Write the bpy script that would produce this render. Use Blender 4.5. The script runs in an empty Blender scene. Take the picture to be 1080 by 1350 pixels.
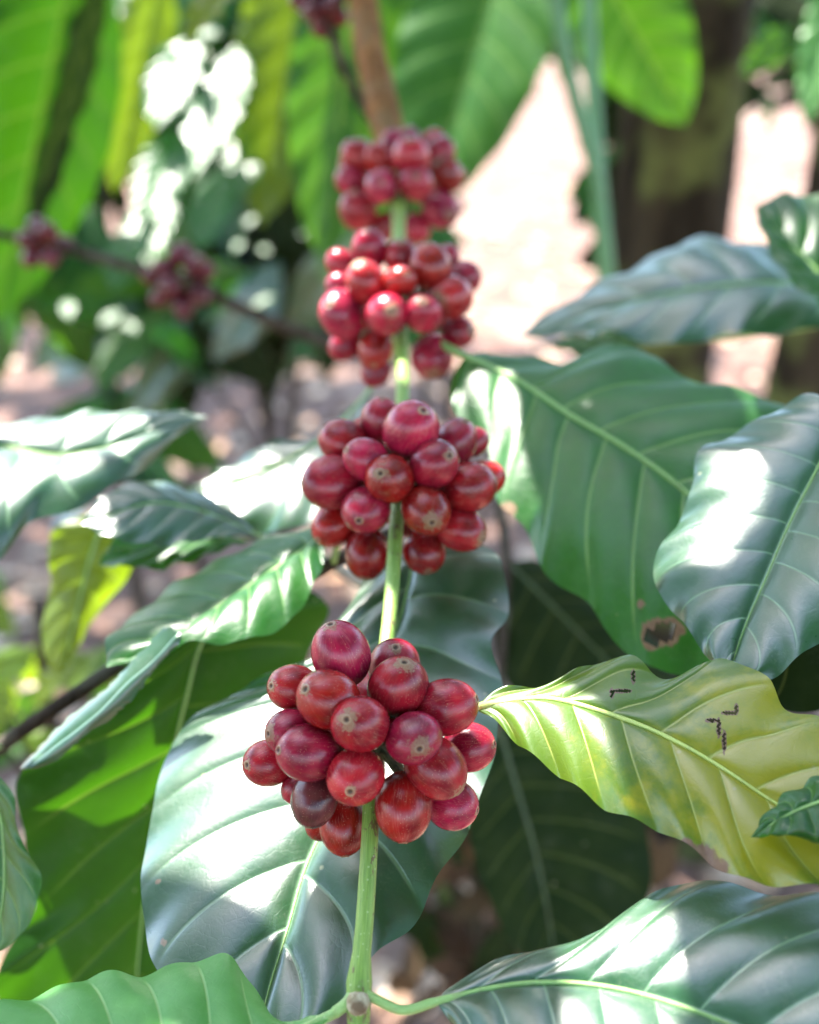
import bpy, math, random
import numpy as np
from mathutils import Vector, Matrix, Quaternion

random.seed(7); RNG = np.random.default_rng(7)
scene = bpy.context.scene
COL = scene.collection
R = math.radians

# ------------------------------------------------------------------ camera
PITCH = 25.0
CAM_H = 1.25
FPX = 1600.0
cam_d = bpy.data.cameras.new("camera")
cam = bpy.data.objects.new("camera", cam_d); COL.objects.link(cam)
cam.location = (0, 0, CAM_H); cam.rotation_euler = (R(90 - PITCH), 0, 0)
cam_d.sensor_fit = 'HORIZONTAL'; cam_d.sensor_width = 36.0
cam_d.lens = FPX / 1080 * 36.0
cam_d.clip_start = 0.01; cam_d.clip_end = 400
cam_d.dof.use_dof = True
cam_d.dof.focus_distance = 0.294
cam_d.dof.aperture_fstop = 9.2
scene.camera = cam
bpy.context.view_layer.update()
CM = np.array(cam.matrix_world)
CAMP = CM[:3, 3].copy()
CR = CM[:3, :3].copy()

def at(px, py, d):
    """a point seen at photo pixel (px, py), d metres along the view axis"""
    return CR @ np.array([(px - 540) / FPX * d, (675 - py) / FPX * d, -d]) + CAMP
def proj(P):
    q = (P - CAMP) @ CR
    d = -q[..., 2]
    return 540 + q[..., 0] / d * FPX, 675 - q[..., 1] / d * FPX, d

def norm(v):
    n = np.linalg.norm(v, axis=-1, keepdims=True)
    return v / np.maximum(n, 1e-12)

# ------------------------------------------------------------------ sun + sky
SUN_AZ, SUN_EL = -38.0, 60.0     # azimuth clockwise from +Y
SUN = np.array([math.sin(R(SUN_AZ)) * math.cos(R(SUN_EL)), math.cos(R(SUN_AZ)) * math.cos(R(SUN_EL)), math.sin(R(SUN_EL))])
w = bpy.data.worlds.new("World"); scene.world = w; w.use_nodes = True
nt = w.node_tree
bg = nt.nodes["Background"]
sky = nt.nodes.new("ShaderNodeTexSky"); sky.sky_type = 'NISHITA'; sky.sun_disc = False
sky.sun_elevation = R(SUN_EL); sky.sun_rotation = R(SUN_AZ)
sky.air_density = 1.0; sky.dust_density = 1.0; sky.ozone_density = 1.0
nt.links.new(sky.outputs[0], bg.inputs[0]); bg.inputs[1].default_value = 0.15
sl = bpy.data.lights.new("sun", 'SUN'); sl.energy = 4.5; sl.angle = R(0.5); sl.color = (1.0, 0.95, 0.87)
so = bpy.data.objects.new("sun", sl); COL.objects.link(so)
so.rotation_euler = Vector(SUN).to_track_quat('Z', 'Y').to_euler()
so.location = (0, 0, 8)
scene.view_settings.view_transform = 'Standard'; scene.view_settings.look = 'None'
scene.view_settings.gamma = 1.0; scene.view_settings.exposure = 2.8
scene.render.engine = 'CYCLES'
cy = scene.cycles
cy.use_denoising = True
cy.max_bounces = 7; cy.diffuse_bounces = 3; cy.glossy_bounces = 3; cy.transmission_bounces = 4; cy.transparent_max_bounces = 4
cy.caustics_reflective = False; cy.caustics_refractive = False
cy.sample_clamp_indirect = 8.0

# ------------------------------------------------------------------ objects
def mesh_from(name, V, F, mats, smooth=True, uv=None, veins=None, attrs=None, midx=None):
    me = bpy.data.meshes.new(name)
    V = np.asarray(V, dtype=np.float32); 
    me.from_pydata(V.tolist(), [], F if isinstance(F, list) else F.tolist())
    for m in (mats if isinstance(mats, (list, tuple)) else [mats]): me.materials.append(m)
    if smooth: me.polygons.foreach_set("use_smooth", np.ones(len(me.polygons), dtype=bool))
    if midx is not None: me.polygons.foreach_set("material_index", np.asarray(midx, dtype=np.int32))
    if uv is not None or veins is not None:
        li = np.zeros(len(me.loops), dtype=np.int32); me.loops.foreach_get("vertex_index", li)
        for nm, arr in (("UVMap", uv), ("vein", veins)):
            if arr is None: continue
            l = me.uv_layers.new(name=nm)
            l.data.foreach_set("uv", np.asarray(arr, dtype=np.float32)[li].ravel())
    for nm, arr in (attrs or {}).items():
        a = me.attributes.new(nm, 'FLOAT', 'POINT'); a.data.foreach_set("value", np.asarray(arr, dtype=np.float32))
    me.update()
    return me

def link(name, me, parent=None, label=None):
    o = bpy.data.objects.new(name, me); COL.objects.link(o)
    if parent is not None: set_parent(o, parent)
    if label: o["label"] = label
    return o
def world_of(o):
    m = Matrix.LocRotScale(o.location, o.rotation_euler, o.scale)
    return (world_of(o.parent) @ o.matrix_parent_inverse @ m) if o.parent else m
def set_parent(o, p):
    o.parent = p; o.matrix_parent_inverse = world_of(p).inverted()
def thing(name, loc, label, cat, group=None):
    o = bpy.data.objects.new(name, None); COL.objects.link(o)
    o.location = Vector(loc); o.empty_display_size = 0.05
    tag(o, label, cat, group); return o
def tag(o, label=None, cat=None, group=None, kind=None):
    if label: o["label"] = label
    if cat: o["category"] = cat
    if group: o["group"] = group
    if kind: o["kind"] = kind
    return o

# ------------------------------------------------------------------ material helpers
class NT:
    def __init__(s, name):
        s.m = bpy.data.materials.new(name); s.m.use_nodes = True
        s.t = s.m.node_tree; s.t.nodes.clear()
        s.out = s.t.nodes.new("ShaderNodeOutputMaterial")
    def n(s, typ, **kw):
        nd = s.t.nodes.new(typ)
        for k, v in kw.items(): setattr(nd, k, v)
        return nd
    def set(s, sock, v):
        if hasattr(v, "is_linked") or isinstance(v, bpy.types.NodeSocket): s.t.links.new(v, sock)
        else:
            if sock.type == 'RGBA' and len(v) == 3: v = (*v, 1)
            sock.default_value = v
    def math(s, op, a, b=0.0, c=0.0, clamp=False):
        nd = s.n("ShaderNodeMath", operation=op, use_clamp=clamp)
        for i, v in enumerate((a, b, c)): s.set(nd.inputs[i], v)
        return nd.outputs[0]
    def ramp(s, x, lo, hi, a=0.0, b=1.0):
        nd = s.n("ShaderNodeMapRange", interpolation_type='SMOOTHSTEP')
        for i, v in enumerate((x, lo, hi, a, b)): s.set(nd.inputs[i], v)
        return nd.outputs[0]
    def mix(s, f, a, b, blend='MIX'):
        nd = s.n("ShaderNodeMix", data_type='RGBA', blend_type=blend)
        s.set(nd.inputs[0], f); s.set(nd.inputs[6], a); s.set(nd.inputs[7], b)
        return nd.outputs[2]
    def noise(s, vec, scale, detail=3.0, rough=0.55, dist=0.0):
        nd = s.n("ShaderNodeTexNoise")
        if vec is not None: s.set(nd.inputs["Vector"], vec)
        nd.inputs["Scale"].default_value = scale; nd.inputs["Detail"].default_value = detail
        nd.inputs["Roughness"].default_value = rough; nd.inputs["Distortion"].default_value = dist
        return nd.outputs["Fac"]
    def mapping(s, vec, scale=(1, 1, 1), loc=(0, 0, 0)):
        nd = s.n("ShaderNodeMapping"); s.set(nd.inputs[0], vec)
        nd.inputs["Scale"].default_value = scale; nd.inputs["Location"].default_value = loc
        return nd.outputs[0]
    def bump(s, h, strength, dist, normal=None):
        nd = s.n("ShaderNodeBump"); s.set(nd.inputs["Height"], h)
        nd.inputs["Strength"].default_value = strength; nd.inputs["Distance"].default_value = dist
        if normal is not None: s.set(nd.inputs["Normal"], normal)
        return nd.outputs[0]
    def principled(s, **kw):
        nd = s.n("ShaderNodeBsdfPrincipled")
        for k, v in kw.items(): s.set(nd.inputs[k.replace("_", " ")], v)
        return nd.outputs[0]
    def done(s, sh):
        s.t.links.new(sh, s.out.inputs[0]); return s.m

def leaf_mat(name, c1, c2, trans, vein_c, rough=0.32, spec=0.6, tf=0.28, mott=(0.3, 60), crackle=0.5, yel=None, coat=0.0, back=None, backmix=0.5):
    s = NT(name)
    tc = s.n("ShaderNodeTexCoord").outputs["Object"]
    uvn = s.n("ShaderNodeUVMap", uv_map="UVMap").outputs[0]
    vn = s.n("ShaderNodeUVMap", uv_map="vein").outputs[0]
    sp = s.n("ShaderNodeSeparateXYZ"); s.set(sp.inputs[0], vn)
    a, ph = sp.outputs[0], sp.outputs[1]
    spots = s.n("ShaderNodeAttribute", attribute_name="spot").outputs["Fac"]
    info = s.n("ShaderNodeObjectInfo").outputs["Random"]
    # lateral veins
    fr = s.math('FRACT', s.math('ADD', ph, 100.0))
    dv = s.math('MINIMUM', fr, s.math('SUBTRACT', 1.0, fr))
    vein = s.ramp(dv, 0.012, 0.042, 1.0, 0.0)
    vein = s.math('MULTIPLY', vein, s.ramp(a, 0.72, 0.97, 1.0, 0.0))
    mid = s.ramp(a, 0.012, 0.03, 1.0, 0.0)
    veins = s.math('MAXIMUM', vein, mid)
    # fine network
    wob = s.n("ShaderNodeTexNoise"); s.set(wob.inputs["Vector"], tc); wob.inputs["Scale"].default_value = 180; wob.inputs["Detail"].default_value = 2
    wv = s.n("ShaderNodeVectorMath", operation='MULTIPLY_ADD'); s.set(wv.inputs[0], wob.outputs["Color"]); wv.inputs[1].default_value = (0.0035,) * 3; s.set(wv.inputs[2], tc)
    vo = s.n("ShaderNodeTexVoronoi", feature='DISTANCE_TO_EDGE'); s.set(vo.inputs["Vector"], wv.outputs[0]); vo.inputs["Scale"].default_value = 300
    net = s.ramp(vo.outputs["Distance"], 0.0, 0.07, 1.0, 0.0)
    vo2 = s.n("ShaderNodeTexVoronoi", feature='DISTANCE_TO_EDGE'); s.set(vo2.inputs["Vector"], wv.outputs[0]); vo2.inputs["Scale"].default_value = 900
    net2 = s.ramp(vo2.outputs["Distance"], 0.0, 0.12, 1.0, 0.0)
    n1 = s.noise(tc, mott[1], 4, 0.6)
    n2 = s.noise(tc, 900, 2, 0.6)
    col = s.mix(s.ramp(n1, 0.32, 0.7), c1, c2)
    if yel is not None:
        ny = s.noise(tc, 60, 5, 0.7)
        su = s.n("ShaderNodeSeparateXYZ"); s.set(su.inputs[0], uvn)
        yf = s.math('ADD', s.math('MULTIPLY', ny, 1.3), s.ramp(su.outputs[1], 0.05, 0.75, -0.42, 0.16))
        yf = s.math('SUBTRACT', yf, s.math('MULTIPLY', s.math('POWER', a, 3.0), 0.22))
        col = s.mix(s.ramp(yf, 0.42, 0.78), col, yel)
    col = s.mix(s.math('MULTIPLY', net, 0.12 * crackle), col, vein_c)
    col = s.mix(s.math('MULTIPLY', veins, 0.75), col, vein_c)
    # random pale / brown specks and the scar attribute
    sk = s.n("ShaderNodeTexVoronoi"); s.set(sk.inputs["Vector"], tc); sk.inputs["Scale"].default_value = 130
    speck = s.math('MULTIPLY', s.ramp(sk.outputs["Distance"], 0.05, 0.11, 1.0, 0.0), s.ramp(s.noise(tc, 33, 1), 0.57, 0.62))
    col = s.mix(s.math('MULTIPLY', speck, 0.6), col, (0.42, 0.38, 0.22))
    dust = s.math('MULTIPLY', s.ramp(s.noise(tc, 70, 6, 0.75), 0.50, 0.72), s.ramp(s.noise(tc, 1600, 2), 0.45, 0.65))
    col = s.mix(s.math('MULTIPLY', dust, 0.16), col, (0.30, 0.29, 0.22))
    br = s.mix(s.noise(tc, 500, 3), (0.10, 0.045, 0.02), (0.33, 0.22, 0.13))
    col = s.mix(s.ramp(spots, 0.25, 0.6), col, br)
    hsv = s.n("ShaderNodeHueSaturation"); s.set(hsv.inputs["Color"], col)
    s.set(hsv.inputs["Value"], s.math('MULTIPLY_ADD', info, 0.35, 0.82)); s.set(hsv.inputs["Hue"], s.math('MULTIPLY_ADD', info, 0.024, 0.488))
    col = hsv.outputs[0]
    geo = s.n("ShaderNodeNewGeometry").outputs["Backfacing"]
    if back is not None: col = s.mix(s.math('MULTIPLY', geo, backmix), col, back)
    h = s.math('MULTIPLY', net, -0.30 * crackle)
    h = s.math('ADD', h, s.math('MULTIPLY', net2, -0.06 * crackle))
    h = s.math('ADD', h, s.math('MULTIPLY', vein, -0.7))
    h = s.math('ADD', h, s.math('MULTIPLY', n2, 0.25))
    h = s.math('ADD', h, s.math('MULTIPLY', s.noise(tc, 260, 3), 0.3))
    nb = s.bump(h, 0.45, 0.0004)
    rg = s.math('MULTIPLY_ADD', s.noise(tc, 95, 6, 0.7), 0.46, rough - 0.22)
    rg = s.math('ADD', rg, s.math('MULTIPLY', geo, 0.22))
    rg = s.math('ADD', rg, s.math('MULTIPLY', s.ramp(spots, .25, .6), 0.3))
    p = s.principled(Base_Color=col, Roughness=rg, Specular_IOR_Level=spec, Normal=nb, Coat_Weight=coat, Coat_Roughness=0.30)
    tr = s.n("ShaderNodeBsdfTranslucent")
    tcol = s.mix(s.math('MULTIPLY', veins, 0.5), trans, (0.30, 0.42, 0.05))
    tcol = s.mix(s.ramp(spots, 0.25, 0.6), tcol, (0.08, 0.03, 0.01))
    s.set(tr.inputs["Color"], tcol); s.set(tr.inputs["Normal"], nb)
    mx = s.n("ShaderNodeMixShader"); mx.inputs[0].default_value = tf
    s.t.links.new(p, mx.inputs[1]); s.t.links.new(tr.outputs[0], mx.inputs[2])
    return s.done(mx.outputs[0])

M_DEEP = leaf_mat("deep_leaf", (0.003, 0.028, 0.002), (0.006, 0.044, 0.004), (0.07, 0.26, 0.002), (0.03, 0.10, 0.012), rough=0.45, spec=0.16, tf=0.22, crackle=0.4)
M_GLOSS = leaf_mat("glossy_leaf", (0.007, 0.040, 0.014), (0.014, 0.060, 0.022), (0.05, 0.26, 0.012), (0.10, 0.20, 0.10), rough=0.36, spec=0.9, tf=0.10, crackle=0.30, coat=0.85)
M_GREEN = leaf_mat("green_leaf", (0.007, 0.062, 0.007), (0.016, 0.095, 0.013), (0.06, 0.30, 0.007), (0.14, 0.30, 0.08), rough=0.38, spec=0.62, tf=0.28, crackle=0.55)
M_SOFT = leaf_mat("soft_leaf", (0.07, 0.22, 0.05), (0.12, 0.30, 0.085), (0.10, 0.34, 0.025), (0.24, 0.42, 0.16), rough=0.45, spec=0.4, tf=0.28, crackle=0.35)
M_YEL = leaf_mat("yellowing_leaf", (0.035, 0.13, 0.010), (0.09, 0.18, 0.012), (0.22, 0.34, 0.010), (0.36, 0.42, 0.10), rough=0.36, spec=0.75, tf=0.28, mott=(0.3, 28), coat=0.35, crackle=0.25, yel=(0.31, 0.30, 0.010))
M_DARK = leaf_mat("painted_shade_leaf", (0.006, 0.013, 0.003), (0.014, 0.022, 0.005), (0.02, 0.06, 0.004), (0.05, 0.065, 0.022), rough=0.65, spec=0.08, tf=0.12, crackle=0.4)  # deep shade under the leaf layers is put into this dark colour
M_THIN = leaf_mat("thin_leaf", (0.020, 0.11, 0.008), (0.040, 0.15, 0.012), (0.085, 0.24, 0.004), (0.22, 0.40, 0.08), rough=0.42, spec=0.5, tf=0.5, crackle=0.3)
M_GROUNDSHADE = leaf_mat("ground_shade_leaf", (0.040, 0.022, 0.012), (0.085, 0.052, 0.028), (0.10, 0.05, 0.015), (0.13, 0.09, 0.05), rough=0.7, spec=0.1, tf=0.1, crackle=0.2)  # dark brown leaves that stand in for shaded ground
M_LIME = leaf_mat("lime_leaf", (0.07, 0.14, 0.008), (0.12, 0.18, 0.012), (0.19, 0.29, 0.006), (0.30, 0.42, 0.08), rough=0.42, spec=0.5, tf=0.5, crackle=0.3)

def bark_mat(name, c1, c2, c3, scale=60, rough=0.8, stretch=0.25, bs=0.6, bd=0.002, spec=0.15):
    s = NT(name)
    tc = s.n("ShaderNodeTexCoord").outputs["Object"]
    v = s.mapping(tc, (1, 1, stretch))
    n1 = s.noise(v, scale, 5, 0.65, 0.4); n2 = s.noise(tc, scale * 0.25, 3); n3 = s.noise(v, scale * 4, 3)
    col = s.mix(s.ramp(n1, 0.35, 0.65), c1, c2)
    col = s.mix(s.ramp(n2, 0.46, 0.62), col, c3)
    h = s.math('ADD', n1, s.math('MULTIPLY', n3, 0.4))
    return s.done(s.principled(Base_Color=col, Roughness=rough, Specular_IOR_Level=spec, Normal=s.bump(h, bs, bd)))

def stem_mat(name, g1, g2, scar, woody=None):
    s = NT(name)
    tc = s.n("ShaderNodeTexCoord").outputs["Object"]
    vn = s.n("ShaderNodeUVMap", uv_map="UVMap").outputs[0]
    sp = s.n("ShaderNodeSeparateXYZ"); s.set(sp.inputs[0], vn)
    vm = s.mapping(vn, (26, 60, 1))
    n1 = s.noise(vm, 1.0, 4, 0.6); n2 = s.noise(s.mapping(tc, (1.6, 0.8, 0.8)), 210, 4, 0.7, 0.6); n3 = s.noise(tc, 1400, 2)
    col = s.mix(s.ramp(n1, 0.3, 0.7), g1, g2)
    sc = s.ramp(n2, 0.57, 0.63)
    col = s.mix(s.math('MULTIPLY', sc, 0.85), col, scar)
    sk = s.n("ShaderNodeTexVoronoi"); s.set(sk.inputs["Vector"], tc); sk.inputs["Scale"].default_value = 600
    col = s.mix(s.math('MULTIPLY', s.ramp(sk.outputs["Distance"], 0.1, 0.2, 1, 0), 0.35), col, (0.62, 0.66, 0.42))
    if woody is not None:
        col = s.mix(s.ramp(s.math('ADD', sp.outputs[1], s.math('MULTIPLY', n2, 0.05)), woody[0], woody[1]), col, s.mix(n1, (0.13, 0.048, 0.012), (0.25, 0.105, 0.030)))
    h = s.math('ADD', s.math('MULTIPLY', sc, 0.8), s.math('MULTIPLY', n3, 0.3))
    return s.done(s.principled(Base_Color=col, Roughness=0.42, Specular_IOR_Level=0.5, Normal=s.bump(s.math('ADD', h, n1), 0.4, 0.0005)))

M_STEM = stem_mat("green_stem", (0.13, 0.24, 0.035), (0.24, 0.36, 0.07), (0.13, 0.075, 0.035), woody=(2.0, 2.1))
M_MIDRIB = stem_mat("midrib", (0.20, 0.36, 0.09), (0.30, 0.46, 0.16), (0.24, 0.34, 0.12))
M_MIDYEL = stem_mat("yellow_midrib", (0.42, 0.50, 0.10), (0.55, 0.60, 0.20), (0.42, 0.46, 0.14))
M_DIMRIB = stem_mat("dim_midrib", (0.035, 0.06, 0.014), (0.06, 0.085, 0.022), (0.07, 0.06, 0.03))  # rib darkened to match the shade painted into its leaves
M_SHOOT = stem_mat("shoot", (0.045, 0.16, 0.055), (0.08, 0.22, 0.09), (0.10, 0.17, 0.07))
M_TWIG = bark_mat("dark_twig", (0.025, 0.017, 0.012), (0.05, 0.035, 0.025), (0.07, 0.06, 0.045), 300)
M_NODE = bark_mat("fruit_node", (0.05, 0.055, 0.025), (0.12, 0.11, 0.05), (0.20, 0.15, 0.09), 500, bd=0.0008)
M_BARK = bark_mat("mossy_bark", (0.014, 0.010, 0.006), (0.045, 0.034, 0.020), (0.11, 0.125, 0.038), 28, 0.9, 0.2, 0.9, 0.01)
M_DRYLEAF = bark_mat("dry_leaf", (0.30, 0.16, 0.09), (0.46, 0.30, 0.20), (0.56, 0.43, 0.33), 70, 0.7, 1.0, 0.4, 0.001)

def cherry_mat(name, base, light, dark, brown):
    s = NT(name)
    tc = s.n("ShaderNodeTexCoord").outputs["Object"]
    info = s.n("ShaderNodeObjectInfo").outputs["Random"]
    off = s.n("ShaderNodeVectorMath", operation='MULTIPLY_ADD')
    cmb = s.n("ShaderNodeCombineXYZ")
    for i in range(3): s.set(cmb.inputs[i], s.math('MULTIPLY', info, (37.0, 53.0, 71.0)[i]))
    add = s.n("ShaderNodeVectorMath", operation='ADD'); s.set(add.inputs[0], tc); s.set(add.inputs[1], cmb.outputs[0])
    P = add.outputs[0]
    sp = s.n("ShaderNodeSeparateXYZ"); s.set(sp.inputs[0], tc); z = sp.outputs[2]
    # meridian streaks: normalise xy so that streaks run pole to pole
    cx = s.n("ShaderNodeCombineXYZ"); s.set(cx.inputs[0], sp.outputs[0]); s.set(cx.inputs[1], sp.outputs[1])
    nv = s.n("ShaderNodeVectorMath", operation='NORMALIZE'); s.set(nv.inputs[0], cx.outputs[0])
    sv = s.n("ShaderNodeSeparateXYZ"); s.set(sv.inputs[0], nv.outputs[0])
    c2 = s.n("ShaderNodeCombineXYZ"); s.set(c2.inputs[0], s.math('MULTIPLY', sv.outputs[0], 10.0)); s.set(c2.inputs[1], s.math('MULTIPLY', sv.outputs[1], 10.0)); s.set(c2.inputs[2], s.math('MULTIPLY_ADD', z, 1.3, s.math('MULTIPLY', info, 91.0)))
    st = s.noise(c2.outputs[0], 1.35, 4, 0.62, 0.35)
    st2 = s.noise(c2.outputs[0], 3.6, 3, 0.6, 0.2)
    blot = s.noise(P, 1.3, 3, 0.5)
    fine = s.noise(P, 22, 3, 0.6)
    col = s.mix(s.ramp(blot, 0.30, 0.72), base, dark)
    col = s.mix(s.math('MULTIPLY', s.ramp(st, 0.50, 0.76), 0.22), col, light)
    col = s.mix(s.math('MULTIPLY', s.math('MULTIPLY', s.ramp(st2, 0.54, 0.70), s.ramp(s.noise(P, 2.6, 3), 0.42, 0.66)), 0.36), col, light)
    col = s.mix(s.math('MULTIPLY', s.ramp(st2, 0.47, 0.34), 0.28), col, (0.10, 0.006, 0.012))
    sk = s.n("ShaderNodeTexVoronoi"); s.set(sk.inputs["Vector"], P); sk.inputs["Scale"].default_value = 11.0
    dots = s.ramp(sk.outputs["Distance"], 0.06, 0.15, 1, 0)
    col = s.mix(s.math('MULTIPLY', dots, 0.75), col, (0.60, 0.38, 0.25))
    # corky patch round the apex and the eye itself
    rad = s.math('SQRT', s.math('ADD', s.math('POWER', sp.outputs[0], 2.0), s.math('POWER', sp.outputs[1], 2.0)))
    top = s.math('GREATER_THAN', z, 0.0)
    pn = s.math('ADD', rad, s.math('MULTIPLY', s.math('SUBTRACT', s.noise(P, 4.2, 5, 0.7), 0.5), 1.15))
    amt = s.math('MULTIPLY_ADD', s.math('POWER', info, 2.0), 0.36, 0.03)
    patch = s.math('MULTIPLY', s.ramp(s.math('SUBTRACT', pn, amt), 0.0, 0.16, 1.0, 0.0), top)
    patch = s.math('MULTIPLY', patch, s.ramp(fine, 0.32, 0.55, 0.35, 1.0))
    col = s.mix(s.math('MULTIPLY', patch, 0.82), col, s.mix(fine, brown, (0.30, 0.21, 0.11)))
    ring = s.math('MULTIPLY', s.ramp(s.math('ABSOLUTE', s.math('SUBTRACT', rad, 0.145)), 0.015, 0.05, 1, 0), top)
    col = s.mix(s.math('MULTIPLY', ring, 0.75), col, (0.30, 0.20, 0.12))
    eye = s.math('MULTIPLY', s.ramp(rad, 0.055, 0.115, 1, 0), top)
    col = s.mix(s.math('MULTIPLY', eye, 0.9), col, (0.05, 0.025, 0.015))
    hsv = s.n("ShaderNodeHueSaturation"); s.set(hsv.inputs["Color"], col)
    s.set(hsv.inputs["Value"], s.math('MULTIPLY_ADD', s.math('FRACT', s.math('MULTIPLY', info, 13.0)), 0.50, 0.68))
    s.set(hsv.inputs["Hue"], s.math('MULTIPLY_ADD', s.math('FRACT', s.math('MULTIPLY', info, 7.0)), 0.022, 0.489))
    rg = s.math('ADD', s.math('MULTIPLY_ADD', fine, 0.14, 0.13), s.math('MULTIPLY', patch, 0.25))
    h = s.math('ADD', s.math('MULTIPLY', st2, 0.18), s.math('MULTIPLY', fine, 0.20))
    h = s.math('ADD', h, s.math('MULTIPLY', patch, 0.3))
    nb = s.bump(h, 0.35, 0.0005)
    return s.done(s.principled(Base_Color=hsv.outputs[0], Roughness=rg, Specular_IOR_Level=0.42, Normal=nb))
M_CHERRY = cherry_mat("ripe_cherry", (0.37, 0.009, 0.025), (0.58, 0.19, 0.15), (0.17, 0.003, 0.014), (0.20, 0.12, 0.06))
M_DRIED = cherry_mat("dried_cherry", (0.12, 0.022, 0.020), (0.26, 0.11, 0.085), (0.05, 0.012, 0.012), (0.13, 0.085, 0.06))

# ------------------------------------------------------------------ geometry helpers
def cr(P, n, ends=True):
    """n points along a smooth curve through P, even in chord length"""
    P = np.asarray(P, float)
    if len(P) == 2: return P[0] + (P[1] - P[0]) * np.linspace(0, 1, n)[:, None]
    t = np.concatenate([[0], np.cumsum(np.linalg.norm(np.diff(P, axis=0), axis=1) ** 0.75)])
    T = np.gradient(P, t, axis=0)
    def ev(x):
        k = np.clip(np.searchsorted(t, x, side='right') - 1, 0, len(t) - 2)
        h = (t[k + 1] - t[k])[:, None]; s = ((x - t[k])[:, None]) / h
        return (2*s**3 - 3*s**2 + 1) * P[k] + (s**3 - 2*s**2 + s) * h * T[k] + (-2*s**3 + 3*s**2) * P[k+1] + (s**3 - s**2) * h * T[k+1]
    f = ev(np.linspace(0, t[-1], 400))
    c = np.concatenate([[0], np.cumsum(np.linalg.norm(np.diff(f, axis=0), axis=1))])
    q = np.linspace(0, c[-1], n)
    return np.stack([np.interp(q, c, f[:, i]) for i in range(f.shape[1])], 1)

def tube_vf(P, rad, seg=10, bumps=0.0, cap=True):
    P = np.asarray(P, float); n = len(P); rad = np.broadcast_to(np.asarray(rad, float), (n,))
    T = norm(np.gradient(P, axis=0)); up = np.array([0.3, 0.1, 1.0]); up = up if abs(T[0] @ norm(up)) < .95 else np.array([1., 0, 0])
    N = norm(np.cross(T[0], up)); V = []; uv = []
    L = np.concatenate([[0], np.cumsum(np.linalg.norm(np.diff(P, axis=0), axis=1))]); L = L / L[-1]
    ang = np.linspace(0, 2 * math.pi, seg, endpoint=False)
    for i in range(n):
        N = norm(N - T[i] * (N @ T[i])); B = np.cross(T[i], N)
        r = rad[i] * (1 + bumps * RNG.normal(size=seg)) if bumps else rad[i] * np.ones(seg)
        V.append(P[i] + (np.cos(ang) * r)[:, None] * N + (np.sin(ang) * r)[:, None] * B)
        uv.append(np.stack([np.abs(ang / math.pi - 1), np.full(seg, L[i])], 1))
    V = np.concatenate(V); uv = np.concatenate(uv)
    F = [(i*seg + j, i*seg + (j+1) % seg, (i+1)*seg + (j+1) % seg, (i+1)*seg + j) for i in range(n-1) for j in range(seg)]
    if cap: F += [tuple(range(seg))[::-1], tuple(range((n-1)*seg, n*seg))]
    return V, F, uv
class MB:
    def __init__(s): s.V = []; s.F = []; s.U = []; s.n = 0
    def add(s, V, F, U=None):
        V = np.asarray(V); s.V.append(V); s.F += [tuple(i + s.n for i in f) for f in F]
        s.U.append(U if U is not None else np.zeros((len(V), 2))); s.n += len(V)
    def tube(s, P, rad, seg=10, bumps=0.0): s.add(*tube_vf(P, rad, seg, bumps))
    def mesh(s, name, mat): return mesh_from(name, np.concatenate(s.V), s.F, mat, uv=np.concatenate(s.U))

def smooth01(x, a, b):
    t = np.clip((x - a) / (b - a), 0, 1); return t * t * (3 - 2 * t)

def vnoise(n, k, seed):
    r = np.random.default_rng(seed); x = np.linspace(0, k, n); c = r.normal(size=k + 3); i = x.astype(int); f = x - i; f = f*f*(3-2*f)
    return c[i] * (1 - f) + c[i + 1] * f

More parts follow.
